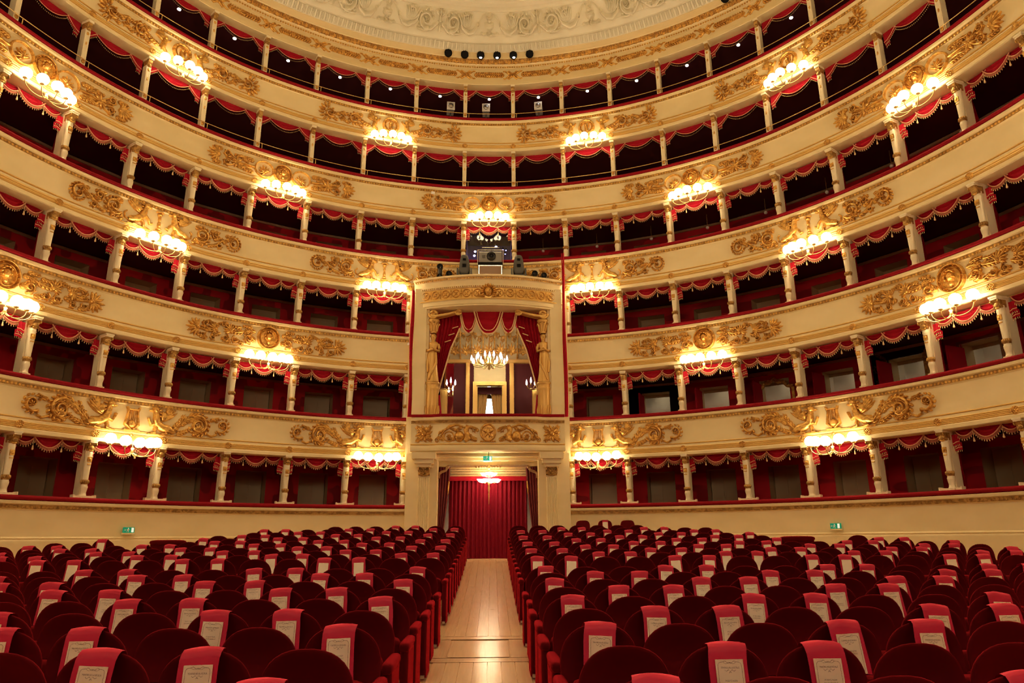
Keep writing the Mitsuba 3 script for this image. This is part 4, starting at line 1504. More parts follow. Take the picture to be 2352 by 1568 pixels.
# ------------------------------------------------------------------ the royal box over the central entrance
def along(path, prof, mb=None):
    """A profile of (o, z) carried along a plan path of (x, y, outward normal) rows; o > 0 goes away from the house."""
    mb = mb or MB()
    path = np.asarray(path, float)
    t = np.gradient(path, axis=0)
    t /= np.linalg.norm(t, axis=1, keepdims=True)
    n = np.column_stack([-t[:, 1], t[:, 0]])
    for a, b in zip(prof[:-1], prof[1:]):
        mb.grid(np.stack([np.column_stack([path + n * a[0], np.full(len(path), a[1])]), np.column_stack([path + n * b[0], np.full(len(path), b[1])])], 1))
    return mb


def along_roll(path, o, z, ro, rz, n=10, mb=None):
    mb = mb or MB()
    path = np.asarray(path, float)
    t = np.gradient(path, axis=0)
    t /= np.linalg.norm(t, axis=1, keepdims=True)
    nn = np.column_stack([-t[:, 1], t[:, 0]])
    a = np.arange(n) * 2 * PI / n
    P = np.stack([np.column_stack([path + nn * (o + ro * np.sign(math.cos(q)) * abs(math.cos(q)) ** 0.6), np.full(len(path), z + rz * np.sign(math.sin(q)) * abs(math.sin(q)) ** 0.6)]) for q in a], 1)
    return mb.grid(P, close_v=True)


def beads_along(path, o, z, step, r):
    path = np.asarray(path, float)
    d = np.concatenate([[0], np.cumsum(np.linalg.norm(np.diff(path, axis=0), axis=1))])
    mb = MB()
    for q in np.arange(step / 2, d[-1], step):
        x, y = np.interp(q, d, path[:, 0]), np.interp(q, d, path[:, 1])
        mb.mesh(trimesh.Trimesh(*(lambda m: (m.vertices * [r * 1.2, r, r * 1.3] + [x, y + o, z], m.faces))(trimesh.creation.icosphere(subdivisions=0)), process=False))
    return mb


def lay(relief, path, o, z0):
    """A flat relief laid onto the wall over a plan path whose middle is u = 0."""
    path = np.asarray(path, float)
    d = np.concatenate([[0], np.cumsum(np.linalg.norm(np.diff(path, axis=0), axis=1))])
    d -= d[-1] / 2
    v, f = relief.get()
    x, y = np.interp(v[:, 0], d, path[:, 0]), np.interp(v[:, 0], d, path[:, 1])
    return MB().add(np.column_stack([x, y + o - v[:, 2], z0 + v[:, 1]]), f)


def statue(s):
    """A draped gilded woman with folded arms, one continuous figure; s mirrors it."""
    mb = MB()
    zz = [0, 0.03, 0.25, 0.5, 0.75, 0.88, 0.98, 1.08, 1.2, 1.27, 1.32, 1.345, 1.38, 1.43, 1.49, 1.55, 1.60, 1.62]
    rx = [.20, .20, .175, .16, .165, .175, .15, .125, .15, .17, .14, .06, .052, .075, .088, .085, .05, .01]
    ry = [.17, .17, .15, .14, .145, .15, .125, .105, .13, .115, .09, .055, .052, .08, .095, .09, .05, .01]
    cx = [0, 0, .01, .02, .035, .04, .03, .015, 0, 0, 0, 0, 0, 0, .0, 0, 0, 0]
    n = 22
    a = np.arange(n) * 2 * PI / n
    P = []
    for z, x, y, c in zip(zz, rx, ry, cx):
        fold = 1 + (0.09 * np.sin(7 * a + 3 * z) * (1 - z / 0.9) if z < 0.9 else 0.03 * np.sin(9 * a) * (z < 1.25))
        P.append(np.column_stack([s * c + x * fold * np.cos(a), y * fold * np.sin(a), np.full(n, z)]))
    mb.grid(np.stack(P, 0), close_v=True)
    for e in (-1, 1):
        mb.tube([(e * 0.155, 0, 1.25), (e * 0.20, -0.02, 1.12), (e * 0.19, -0.07, 1.0), (e * 0.10, -0.15, 1.03), (-e * 0.02, -0.17, 1.08 + 0.03 * e)], [0.055, 0.05, 0.045, 0.038, 0.03], 8)
    mb.ball((0, -0.09, 1.485), (0.02, 0.03, 0.02))
    mb.ball((0, 0.03, 1.53), (0.105, 0.09, 0.09))
    mb.tube([(-s * 0.1, -0.10, 0.95), (-s * 0.12, -0.14, 0.6), (s * 0.02, -0.17, 0.3), (s * 0.12, -0.14, 0.05)], [0.03, 0.04, 0.045, 0.03], 7)
    mb.tube([(s * 0.14, -0.06, 0.92), (s * 0.17, -0.10, 0.6), (s * 0.15, -0.13, 0.3)], [0.03, 0.05, 0.03], 7)
    return mb


def drape_panel(xs_top, xs_bot, y, z0, z1, folds, amp=0.05, nu=60, nv=12, edge=None):
    """A hanging curtain; edge(q) may give the inner x limit at height fraction q (0 = top)."""
    u = np.linspace(0, 1, nu)
    P = np.zeros((nv, nu, 3))
    for i, q in enumerate(np.linspace(0, 1, nv)):
        a, b = [t * (1 - q) + w * q for t, w in zip(xs_top, xs_bot)]
        if edge is not None:
            b = edge(q)
        P[i, :, 0] = a + (b - a) * u
        P[i, :, 1] = y + amp * np.sin(u * folds * 2 * PI + 0.6 * math.sin(3 * q)) + 0.35 * amp * np.sin(u * folds * 3.7 * PI + 1.0 + q)
        P[i, :, 2] = z1 + (z0 - z1) * q
    return MB().grid(P)


def royal_box():
    Z = lambda z: z + ZC
    fz = float(floor_z(22.0))
    key = thing("royal_box", "royal box with cream frame and bowed gilt canopy above the central entrance", "theatre box")
    # lower order
    for s in (-1, 1):
        x0, x1 = sorted((s * 1.57, s * 2.53))
        p = part(key, "pier", MB().box(x0, x1, 22.30, 23.2, fz - 0.05, Z(2.56)).box(x0 - 0.03, x1 + 0.03, 22.26, 22.5, fz - 0.05, fz + 0.25), "m_cream")
        c = s * 1.96
        fl = MB().box(c - 0.17, c + 0.17, 22.18, 22.31, fz, Z(1.87))
        for k in range(6):
            x = c - 0.15 + 0.06 * k
            fl.tube([(x, 22.18, fz + 0.3), (x, 22.18, Z(1.80))], 0.017, 6)
        part(key, "fluted_pilaster", fl, "m_cream")
        cap = Relief()
        cap.palmette(0, -0.08, PI / 2, 0.18, 5, 0.06)
        cap.scroll(-0.12, 0.05, 0.07, 1, 0, 1.2, 0.02, 0.06, 3)
        cap.scroll(0.12, 0.05, 0.07, -1, PI, 1.2, 0.02, 0.06, 3)
        cap.leaf(0, -0.13, 0.2, 0.2, 0.04, 0.6, 0.06)
        cap.leaf(0, -0.13, PI - 0.2, 0.2, 0.04, -0.6, 0.06)
        cm = lay(cap, [(c - 0.3, 22.1), (c + 0.3, 22.1)], 0, Z(2.0))
        cm.prism([(22.3, Z(1.88)), (22.2, Z(1.88)), (22.10, Z(1.95)), (22.08, Z(2.12)), (22.3, Z(2.12))], c - 0.17, c + 0.17)
        part(key, "lion_corbel", cm, "m_gold_dark")
        st = MB()
        for w, y, a, b in ((0.23, 22.10, 2.12, 2.22), (0.29, 22.02, 2.22, 2.36), (0.36, 21.94, 2.36, 2.56)):
            st.box(c - w, c + w, y, 22.3, Z(a), Z(b))
        part(key, "impost", st, "m_cream")
    # balcony
    xs = np.linspace(-2.38, 2.38, 49)
    by = 22.03 - 0.14 / (1 + np.exp((np.abs(xs) - 1.62) * 14))
    path = np.column_stack([xs, by])
    prof = [(0.4, Z(3.63)), (-0.06, Z(3.63)), (-0.075, Z(3.61)), (-0.06, Z(3.55)), (-0.02, Z(3.53)), (-0.0, Z(3.44)), (0.04, Z(3.42)), (0.04, Z(2.84)), (0.01, Z(2.82)), (0.01, Z(2.77)), (-0.05, Z(2.75)), (-0.07, Z(2.68)), (-0.07, Z(2.60)), (-0.04, Z(2.58)), (0.0, Z(2.56)), (1.0, Z(2.56))]
    part(key, "balcony_front", along(path, prof), "m_cream")
    part(key, "rail_cushion", along_roll(path, 0.05, Z(3.675), 0.14, 0.055), "m_red_rail")
    g = along(path, [(-0.022, Z(3.528)), (-0.003, Z(3.445))])
    part(key, "gilded_band", g, "m_gold_dark")
    part(key, "gilt_line", along_roll(path, -0.0, Z(2.795), 0.022, 0.018, 6), "m_gilt_line")

    def half(q):
        q.scroll(0.42, 0.10, 0.09, -1, 2.6, 1.3, 0.02, 0.05, 5)
        q.stroke([(0.62, 0.24), (0.68, 0.10), (0.66, -0.02)], [0.06, 0.09, 0.06], 0.08)
        q.stroke([(0.66, 0.0), (0.62, -0.16), (0.72, -0.24)], [0.08, 0.12, 0.06], 0.09)
        q.dome(0.88, -0.1, 0.15, 0.18, 0.10, 14)
        q.acanthus(0.34, -0.2, 0.6, 0.3, 0.08, -0.6)
        q.stroke([(0.72, 0.18), (0.95, 0.26), (1.2, 0.22), (1.36, 0.05), (1.48, -0.12), (1.58, -0.2)], [0.03, 0.035, 0.04, 0.03, 0.025, 0.02], 0.06)
        for k in range(6):
            q.leaf(1.0 + 0.09 * k, 0.25 - 0.035 * k, -0.2 - 0.12 * k, 0.16, 0.04, -0.5, 0.06)
        q.ring(1.2, -0.1, 0.15, 0.15, 0.025, 0.05)
        q.rosette(1.2, -0.1, 0.09, 7, 0.06)
        q.ring(1.58, -0.2, 0.06, 0.06, 0.018, 0.05, 12)
        q.leaf(1.42, -0.02, -1.9, 0.2, 0.04, -0.6, 0.05)
        for x, y, g, c in ((0.3, 0.05, 0.9, -0.8), (0.5, -0.1, 0.5, 0.9), (0.48, 0.2, -0.3, 0.6), (0.8, 0.16, -0.2, -0.8), (0.98, 0.1, 0.1, 0.9), (1.0, -0.2, 0.3, -0.7), (1.34, -0.2, 0.2, 0.8), (0.34, -0.22, 0.1, 0.4)):
            q.acanthus(x, y, g, 0.26, 0.09, c, 0.05, 5)
    rel = mirror(half)
    rel.ring(0, 0.02, 0.22, 0.25, 0.035, 0.08)
    a = np.arange(20) * 2 * PI / 20
    rel.add(np.column_stack([np.append(0, 0.22 * np.cos(a)), np.append(0.02, 0.02 + 0.25 * np.sin(a)), np.full(21, 0.02)]), [[0, 1 + k, 1 + (k + 1) % 20] for k in range(20)])
    for k in range(5):                                           # five-pointed star
        a = PI / 2 + k * 2 * PI / 5
        rel.stroke([(0, 0.02), (0.08 * math.cos(a), 0.02 + 0.08 * math.sin(a)), (0.18 * math.cos(a), 0.02 + 0.19 * math.sin(a))], [0.05, 0.05, 0.003], 0.07)
    for k in range(9):
        rel.dome(-0.22 + 0.055 * k, -0.25, 0.03, 0.03, 0.07, 6)
    rel.ring(0, 0.02, 0.1, 0.12, 0.1, 0.012)
    part(key, "star_relief", lay(rel, path, 0.04, Z(3.13)), "m_gold")
    for s in (-1, 1):
        sq = Relief()
        for k in range(12):
            a = 2 * PI * k / 12
            r = 0.24 if k % 3 else 0.29
            sq.leaf(0.07 * math.cos(a), 0.07 * math.sin(a), a + 0.2, r * 0.75, 0.05, 0.5, 0.06, 5)
        for k in range(4):
            a = PI / 4 + k * PI / 2
            sq.acanthus(0.1 * math.cos(a), 0.1 * math.sin(a), a, 0.22, 0.13, 0.2, 0.07, 5)
        sq.dome(0, 0.0, 0.09, 0.09, 0.12, 9)
        v, f = sq.get()
        part(key, "flower_relief", MB().add(np.column_stack([s * 1.98 + v[:, 0], 22.065 - v[:, 2], Z(3.13) + v[:, 1]]), f), "m_gold")
    # upper frame
    for s in (-1, 1):
        x0, x1 = sorted((s * 2.02, s * 2.40))
        part(key, "frame_pier", MB().box(x0, x1, 22.28, 23.4, Z(3.6), Z(7.95)), "m_cream")
        x0, x1 = sorted((s * 2.39, s * 2.60))
        part(key, "frame_return", MB().box(x0, x1, 22.55, 23.4, Z(2.4), Z(7.95)), "m_cream")
        x0, x1 = sorted((s * 1.93, s * 2.04))
        part(key, "frame_jamb", MB().box(x0, x1, 22.34, 23.4, Z(3.6), Z(7.3)), "m_cream")
    # canopy
    xs = np.linspace(-2.44, 2.44, 41)
    cp = np.column_stack([xs, 22.42 - 0.62 * (1 - (xs / 2.44) ** 2)])
    prof = [(0.9, Z(8.27)), (-0.10, Z(8.27)), (-0.12, Z(8.25)), (-0.12, Z(8.20)), (-0.06, Z(8.18)), (-0.05, Z(8.12)), (-0.03, Z(8.10)), (-0.01, Z(7.93)), (-0.03, Z(7.92)), (-0.03, Z(7.86)), (0.03, Z(7.85)), (0.03, Z(7.50)), (-0.02, Z(7.49)), (-0.03, Z(7.45)), (0.0, Z(7.43)), (0.0, Z(7.31)), (0.03, Z(7.30)), (0.03, Z(7.25)), (1.0, Z(7.25))]
    part(key, "canopy", along(cp, prof), "m_cream")
    part(key, "canopy_bead", beads_along(cp, -0.10, Z(8.15), 0.075, 0.027), "m_gold", kind="stuff", smooth=False)
    part(key, "canopy_dentil", beads_along(cp[2:-2], -0.03, Z(7.885), 0.07, 0.022), "m_gold_dark", kind="stuff", smooth=False)
    part(key, "gilt_line", along_roll(cp, -0.02, Z(7.47), 0.025, 0.02, 6), "m_gilt_line")
    part(key, "frieze_ground", along(cp[1:-1], [(0.026, Z(7.845)), (0.026, Z(7.505))]), "m_gilt_line")
    for i in range(13):
        u = (i - 6) * 0.355
        if i == 6:
            continue
        q = Relief()
        q.ring(0, 0, 0.125, 0.125, 0.018, 0.035, 18)
        for k in range(4):
            q.leaf(0, 0, PI / 4 + k * PI / 2, 0.095, 0.022, 0, 0.03, 4)
        q.stroke([(0.14, 0), (0.21, 0)], 0.02, 0.03)
        q.leaf(0.18, 0.03, PI / 2, 0.12, 0.02, 0, 0.03, 4)
        q.leaf(0.18, -0.03, -PI / 2, 0.12, 0.02, 0, 0.03, 4)
        v, f = q.get()
        r2 = Relief()
        r2.add(v + [u, 0, 0], f)
        part(key, "roundel", lay(r2, cp, 0.02, Z(7.675)), "m_gold")
    q = Relief()
    for k in range(13):
        a = -0.5 + k * (PI + 1.0) / 12
        q.leaf(0.14 * math.cos(a), 0.14 * math.sin(a), a, 0.14, 0.045, 0.4, 0.12, 5)
    q.dome(0, 0.0, 0.14, 0.16, 0.14, 14)
    for a, b, c in ((-0.05, 0.03, 0.03), (0.05, 0.03, 0.03)):
        q.dome(a, b, c, 0.02, 0.17, 7)
    q.leaf(0, 0.05, -PI / 2, 0.1, 0.025, 0, 0.18, 4)
    for s in (-1, 1):
        q.acanthus(0.12 * s, -0.14, 0.0 if s > 0 else PI, 0.24, 0.07, 0.3 * s, 0.07)
    part(key, "mask_relief", lay(q, cp, 0.0, Z(7.70)), "m_gold")
    # scroll consoles under the canopy
    for s in (-1, 1):
        cons = MB()
        t = np.linspace(0, 1, 18)
        x = s * (1.86 - 0.92 * t)
        zt = Z(7.02) + 0.20 * t ** 1.6
        for y in (22.32, 22.52):
            cons.tube(np.column_stack([x, np.full(18, y), zt]), 0.06 - 0.02 * t, 8)
        cons.grid(np.stack([np.column_stack([x, np.full(18, y), zt - 0.035]) for y in (22.30, 22.55)], 0))
        for c, r in (((s * 1.80, Z(7.10)), 0.155), ((s * 0.98, Z(7.17)), 0.10)):
            a = np.linspace(0, 3.2 * PI, 26)
            rr = r * (1 - 0.75 * a / a[-1])
            for y in (22.30,):
                cons.tube(np.column_stack([c[0] + s * rr * np.cos(a), np.full(26, y), c[1] - rr * np.sin(a)]), 0.04, 6)
            cons.ball((c[0], 22.42, c[1]), (r * 0.8, 0.12, r * 0.8))
        part(key, "scroll_console", cons, "m_gilt_line")
    # the room behind
    rm = MB()
    for s in (-1, 1):
        rm.add([[s * 2.0, 22.6, Z(2.7)], [s * 2.0, 25.6, Z(2.7)], [s * 2.0, 25.6, Z(7.6)], [s * 2.0, 22.6, Z(7.6)]], [[0, 1, 2, 3]])
    for x0, x1, z0, z1 in ((-2.0, -0.55, 2.7, 6.3), (0.62, 2.0, 2.7, 6.3)):
        rm.add([[x0, 25.6, Z(z0)], [x1, 25.6, Z(z0)], [x1, 25.6, Z(z1)], [x0, 25.6, Z(z1)]], [[0, 1, 2, 3]])
    rm.add([[-2, 22.4, Z(2.7)], [2, 22.4, Z(2.7)], [2, 28, Z(2.7)], [-2, 28, Z(2.7)]], [[0, 1, 2, 3]])
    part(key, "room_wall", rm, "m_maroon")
    tp = MB()
    tp.add([[-0.55, 25.58, Z(5.45)], [0.62, 25.58, Z(5.45)], [0.62, 25.58, Z(6.3)], [-0.55, 25.58, Z(6.3)]], [[0, 1, 2, 3]])
    part(key, "overdoor_panel", tp, "m_cream")
    cv = MB()
    t = np.linspace(0, PI / 2, 8)
    xx = np.linspace(-2.0, 2.0, 25)
    cv.grid(np.stack([np.column_stack([xx, np.full(25, 25.6 - 1.5 * (1 - math.cos(q)) - 0.0), np.full(25, Z(6.32) + 1.15 * math.sin(q))]) for q in t], 0))
    part(key, "gilded_cove", cv, "m_cove")
    rel = Relief()
    for k in range(-4, 5):
        rel.palmette(k * 0.42, -0.25, PI / 2, 0.3, 7, 0.05)
        rel.scroll(k * 0.42 + 0.1, 0.12, 0.1, 1, 0, 1.3, 0.022, 0.05, 5)
        rel.scroll(k * 0.42 - 0.1, 0.22, 0.09, -1, PI, 1.3, 0.022, 0.05, 5)
        rel.rosette(k * 0.42 + 0.2, 0.32, 0.07, 6, 0.05)
        rel.stroke([(k * 0.42 + 0.21, -0.4), (k * 0.42 + 0.21, 0.5)], [0.03, 0.02], 0.05)
    v, f = rel.get()
    q = (v[:, 1] + 0.45) / 1.6 * (PI / 2) * 1.25
    part(key, "cove_relief", MB().add(np.column_stack([v[:, 0], 25.6 - 1.5 * (1 - np.cos(q)) - v[:, 2] * np.cos(q), Z(6.32) + 1.15 * np.sin(q) - v[:, 2] * np.sin(q)]), f), "m_gold")
    part(key, "room_cornice", MB().box(-2.0, 2.0, 25.42, 25.6, Z(6.22), Z(6.34)), "m_gilt_line")
    for x0, x1 in ((-0.84, -0.70), (0.76, 0.92)):
        part(key, "gilt_pilaster", MB().box(x0, x1, 25.48, 25.6, Z(2.7), Z(6.22)).box(x0 + 0.03, x1 - 0.03, 25.45, 25.5, Z(2.8), Z(6.1)), "m_gilt_line")
    for s in (-1, 1):
        x0, x1 = (-1.75, -1.5) if s < 0 else (1.58, 1.82)
        part(key, "gilt_pilaster", MB().box(x0, x1, 25.3, 25.6, Z(2.7), Z(5.2)).box(x0 + 0.06, x1 - 0.06, 25.27, 25.3, Z(2.8), Z(5.1)), "m_gilt_line")
    part(key, "mirror_panel", MB().box(-1.62, -1.28, 25.50, 25.58, Z(4.2), Z(6.2)), "m_mirror")
    dr_ = thing("gilt_doorway", "gilt door frame at the back of the royal box", "doorway")
    fr = MB().box(-0.58, -0.44, 25.46, 25.66, Z(2.7), Z(5.5)).box(0.51, 0.65, 25.46, 25.66, Z(2.7), Z(5.5)).box(-0.58, 0.65, 25.46, 25.66, Z(5.38), Z(5.52))
    for x in (-0.44, 0.48):
        fr.box(x, x + 0.03, 25.52, 25.66, Z(2.7), Z(5.4))
    part(dr_, "frame", fr, "m_gilt_line")
    for a, b in (((-0.44, -0.02), (-0.44, -0.30)), ((0.51, 0.06), (0.51, 0.36))):
        t = thing("door_curtain", f"ochre curtain drawn to the {'left' if a[0] < 0 else 'right'} of the royal box doorway", "curtain")
        scene[t] = drape_panel(a, b, 25.9, Z(2.7), Z(5.36), 4, 0.03, 40, 8).ply("m_curtain_gold", True)
    t = thing("door_pelmet", "dark red pelmet across the top of the royal box doorway", "pelmet")
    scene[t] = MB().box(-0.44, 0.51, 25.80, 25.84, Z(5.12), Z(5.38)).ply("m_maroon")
    t = thing("anteroom_wall", "pale wall seen through the royal box doorway", "wall", kind="structure")
    scene[t] = MB().box(-1.6, 1.6, 28.0, 28.1, Z(2.7), Z(6.2)).ply("m_cream")
    t = thing("crystal_lamp", "cone-shaped white glowing crystal chandelier framed by the royal box doorway", "lamp")
    L = MB().lathe([(0.27, Z(4.42)), (0.26, Z(4.5)), (0.20, Z(4.85)), (0.13, Z(5.12)), (0.11, Z(5.2))], 20, 0.0, 27.2)
    part(t, "shade", L.outward(), "m_opal", emitter=emit((16, 15, 12)))
    part(t, "collar", MB().lathe([(0.11, Z(5.2)), (0.12, Z(5.24)), (0.07, Z(5.36)), (0.075, Z(5.4))], 14, 0.0, 27.2), "m_brass")
    part(t, "finial", MB().lathe([(0.07, Z(5.4)), (0.07, Z(5.46)), (0.05, Z(5.72)), (0.0, Z(5.85))], 12, 0.0, 27.2).outward(), "m_opal", emitter=emit((16, 15, 12)))
    return key


royal_box()
for s in (-1, 1):
    Z0 = 3.62 + ZC
    t = thing("caryatid_statue", f"gilded statue of a draped woman with folded arms, {side(s)} of the royal box opening", "statue", "gilded women flanking the royal box")
    m = xf((s * 1.79, 22.42, 4.84 + ZC))
    part(t, "figure", statue(s), "m_bronze", to_world=m)
    ped = MB().lathe([(0.25, 0.0), (0.25, 0.08), (0.215, 0.1), (0.205, 0.5), (0.20, 0.92), (0.22, 0.95), (0.22, 1.02), (0.205, 1.04), (0.205, 1.12), (0.23, 1.15), (0.23, 1.21), (0.0, 1.22)], 20)
    for k in range(7):
        a = -PI + PI * (k + 0.5) / 7
        ped.tube([(0.21 * math.cos(a), 0.21 * math.sin(a), 0.1), (0.225 * math.cos(a), 0.225 * math.sin(a), 0.3), (0.22 * math.cos(a + 0.15), 0.22 * math.sin(a + 0.15), 0.45)], [0.03, 0.035, 0.012], 6)
    part(t, "pedestal", ped, "m_bronze", to_world=xf((s * 1.79, 22.42, Z0)))
    cap = MB().lathe([(0.10, 0.0), (0.11, 0.05), (0.095, 0.07), (0.11, 0.18), (0.15, 0.32), (0.17, 0.38), (0.19, 0.40), (0.19, 0.46), (0.0, 0.46)], 16)
    for k in range(9):
        a = 2 * PI * k / 9
        cap.tube([(0.10 * math.cos(a), 0.10 * math.sin(a), 0.06), (0.14 * math.cos(a), 0.14 * math.sin(a), 0.25), (0.2 * math.cos(a), 0.2 * math.sin(a), 0.33), (0.21 * math.cos(a), 0.21 * math.sin(a), 0.28)], [0.03, 0.035, 0.025, 0.012], 6)
    part(t, "capital", cap, "m_bronze", to_world=xf((s * 1.79, 22.42, 6.46 + ZC)))


def broad(P, x0, x1):
    """Fuller swags: points are pushed sideways towards the two hanging ends."""
    P = np.array(P)
    u = (P[..., 0] - (x0 + x1) / 2) / ((x1 - x0) / 2)
    P[..., 0] = (x0 + x1) / 2 + np.sign(u) * np.abs(u) ** 0.72 * (x1 - x0) / 2
    return P


def royal_drapery():
    Z = lambda z: z + ZC
    for s in (-1, 1):
        t = thing("royal_side_drape", f"heavy red drape with beige braid tied back at the {side(s)} side of the royal box", "curtain", "side drapes of the royal box")
        ed = lambda q: s * float(np.interp(q, [0, 0.12, 0.2, 0.36, 0.55, 0.78, 0.8, 1.0], [0.86, 0.90, 1.0, 1.24, 1.42, 1.63, 1.66, 1.66]))
        c = drape_panel((s * 1.74, s * 0.86), (s * 1.74, s * 1.66), 22.72, Z(3.7), Z(7.28), 7, 0.05, 70, 24, ed)
        part(t, "cloth", c, "m_red_cloth")
        q = np.linspace(0.16, 0.79, 30)
        br = MB().tube(np.column_stack([[ed(v) for v in q], np.full(30, 22.64), Z(7.28) + (3.7 - 7.28) * q]), 0.028, 6)
        for z0 in (6.72, 6.48, 6.25):
            x0 = 1.0 + (6.72 - z0) * 0.5
            br.tube([(s * x0, 22.63, Z(z0) + 0.05), (s * (x0 + 0.2), 22.63, Z(z0) - 0.02)], 0.018, 5)
        part(t, "braid", br, "m_fringe")
        part(t, "lining", drape_panel((s * 1.76, s * 1.60), (s * 1.76, s * 1.50), 23.3, Z(3.6), Z(4.6), 2, 0.02, 16, 5), "m_cover")
    t = thing("royal_valance", "red swagged valance with beige braid across the top of the royal box", "valance")
    for x0, x1, d, y in ((-0.95, -0.36, 0.72, 22.62), (0.36, 0.95, 0.72, 22.62), (-0.47, 0.47, 0.78, 22.55)):
        m = np.eye(4)
        m[1, 3], m[2, 3] = y, Z(7.27)
        k = part(t, "swag", MB().grid(broad(swag_surface(x0, x1, d, 0, 0.0, 21, 16, 0.03), x0, x1)), "m_red_cloth", to_world=m)
        ln = broad(swag_line(x0, x1, d, 21), x0, x1)
        b = MB().tube(ln, 0.030, 6).tube(ln * [0.84, 1, 0.86] + [(x0 + x1) * 0.08, -0.03, 0], 0.016, 5)
        part(k, "braid", b, "m_fringe", to_world=m)


royal_drapery()


def flame(c, r=0.032, h=0.075):
    return MB().lathe([(0.0, -h), (r * 0.8, -h * 0.7), (r, -h * 0.2), (r * 0.55, h * 0.6), (0.0, h * 1.2)], 10, 0, 0).outward().ply("m_opal"), xf(c)


def royal_lights():
    Z = lambda z: z + ZC
    t = thing("royal_chandelier", "candle chandelier of gilt arms and bright bulbs hanging in the royal box", "chandelier")
    c = np.array([0.02, 24.0, Z(5.86)])
    st = MB().tube([c + [0, 0, 1.5], c + [0, 0, -0.1]], 0.015, 6)
    st.lathe([(0.0, -0.26), (0.05, -0.2), (0.03, -0.12), (0.1, -0.02), (0.05, 0.08), (0.08, 0.18), (0.03, 0.3), (0.05, 0.42), (0.015, 0.5)][0:9], 12, 0, 0) if False else None
    part(t, "stem", st, "m_brass")
    part(t, "body", MB().lathe([(0.0, -0.26), (0.05, -0.2), (0.03, -0.12), (0.1, -0.02), (0.05, 0.08), (0.08, 0.18), (0.03, 0.3)], 12), "m_brass", to_world=xf(c))
    for k in range(18):
        a = 2 * PI * k / 18 + 0.2
        r = 0.62 if k % 2 else 0.44
        h = 0.12 if k % 2 else 0.20
        d = np.array([math.cos(a), math.sin(a), 0])
        q = [c + d * 0.05 + [0, 0, 0], c + d * r * 0.45 + [0, 0, -0.16], c + d * r * 0.9 + [0, 0, -0.12], c + d * r + [0, 0, h - 0.14]]
        tt = np.linspace(0, 1, 9)[:, None]
        P = (1 - tt) ** 3 * q[0] + 3 * (1 - tt) ** 2 * tt * q[1] + 3 * (1 - tt) * tt ** 2 * q[2] + tt ** 3 * q[3]
        part(t, "arm", MB().tube(P, 0.014, 6).tube([q[3], q[3] + [0, 0, 0.06]], 0.02, 7), "m_brass")
        p, m = flame(c + d * r + [0, 0, h + 0.02], 0.042, 0.10)
        part(t, "bulb", p, to_world=m, emitter=emit((48, 40, 26)))
    for s, x in ((-1, -1.34), (1, 1.50)):
        t = thing("candle_sconce", f"three-armed candle sconce on the {side(s)} wall inside the royal box", "wall lamp", "candle sconces inside the royal box")
        c = np.array([x, 24.9, Z(5.22)])
        part(t, "bracket", MB().tube([(s * 1.99, 24.9, c[2]), c + [s * 0.1, 0, -0.12], c + [0, 0, -0.1]], 0.02, 6).ball(c + [0, 0, -0.1], 0.04), "m_brass")
        for e in (-0.15, 0.0, 0.15):
            p0 = c + [e, -0.05 if e else -0.12, 0.13 if e else 0.2]
            part(t, "arm", MB().tube([c + [0, 0, -0.1], c + [e * 0.7, -0.03, -0.06], p0 - [0, 0, 0.06]], 0.012, 6), "m_brass")
            p, m = flame(p0, 0.036, 0.10)
            part(t, "bulb", p, to_world=m, emitter=emit((42, 36, 24)))


royal_lights()


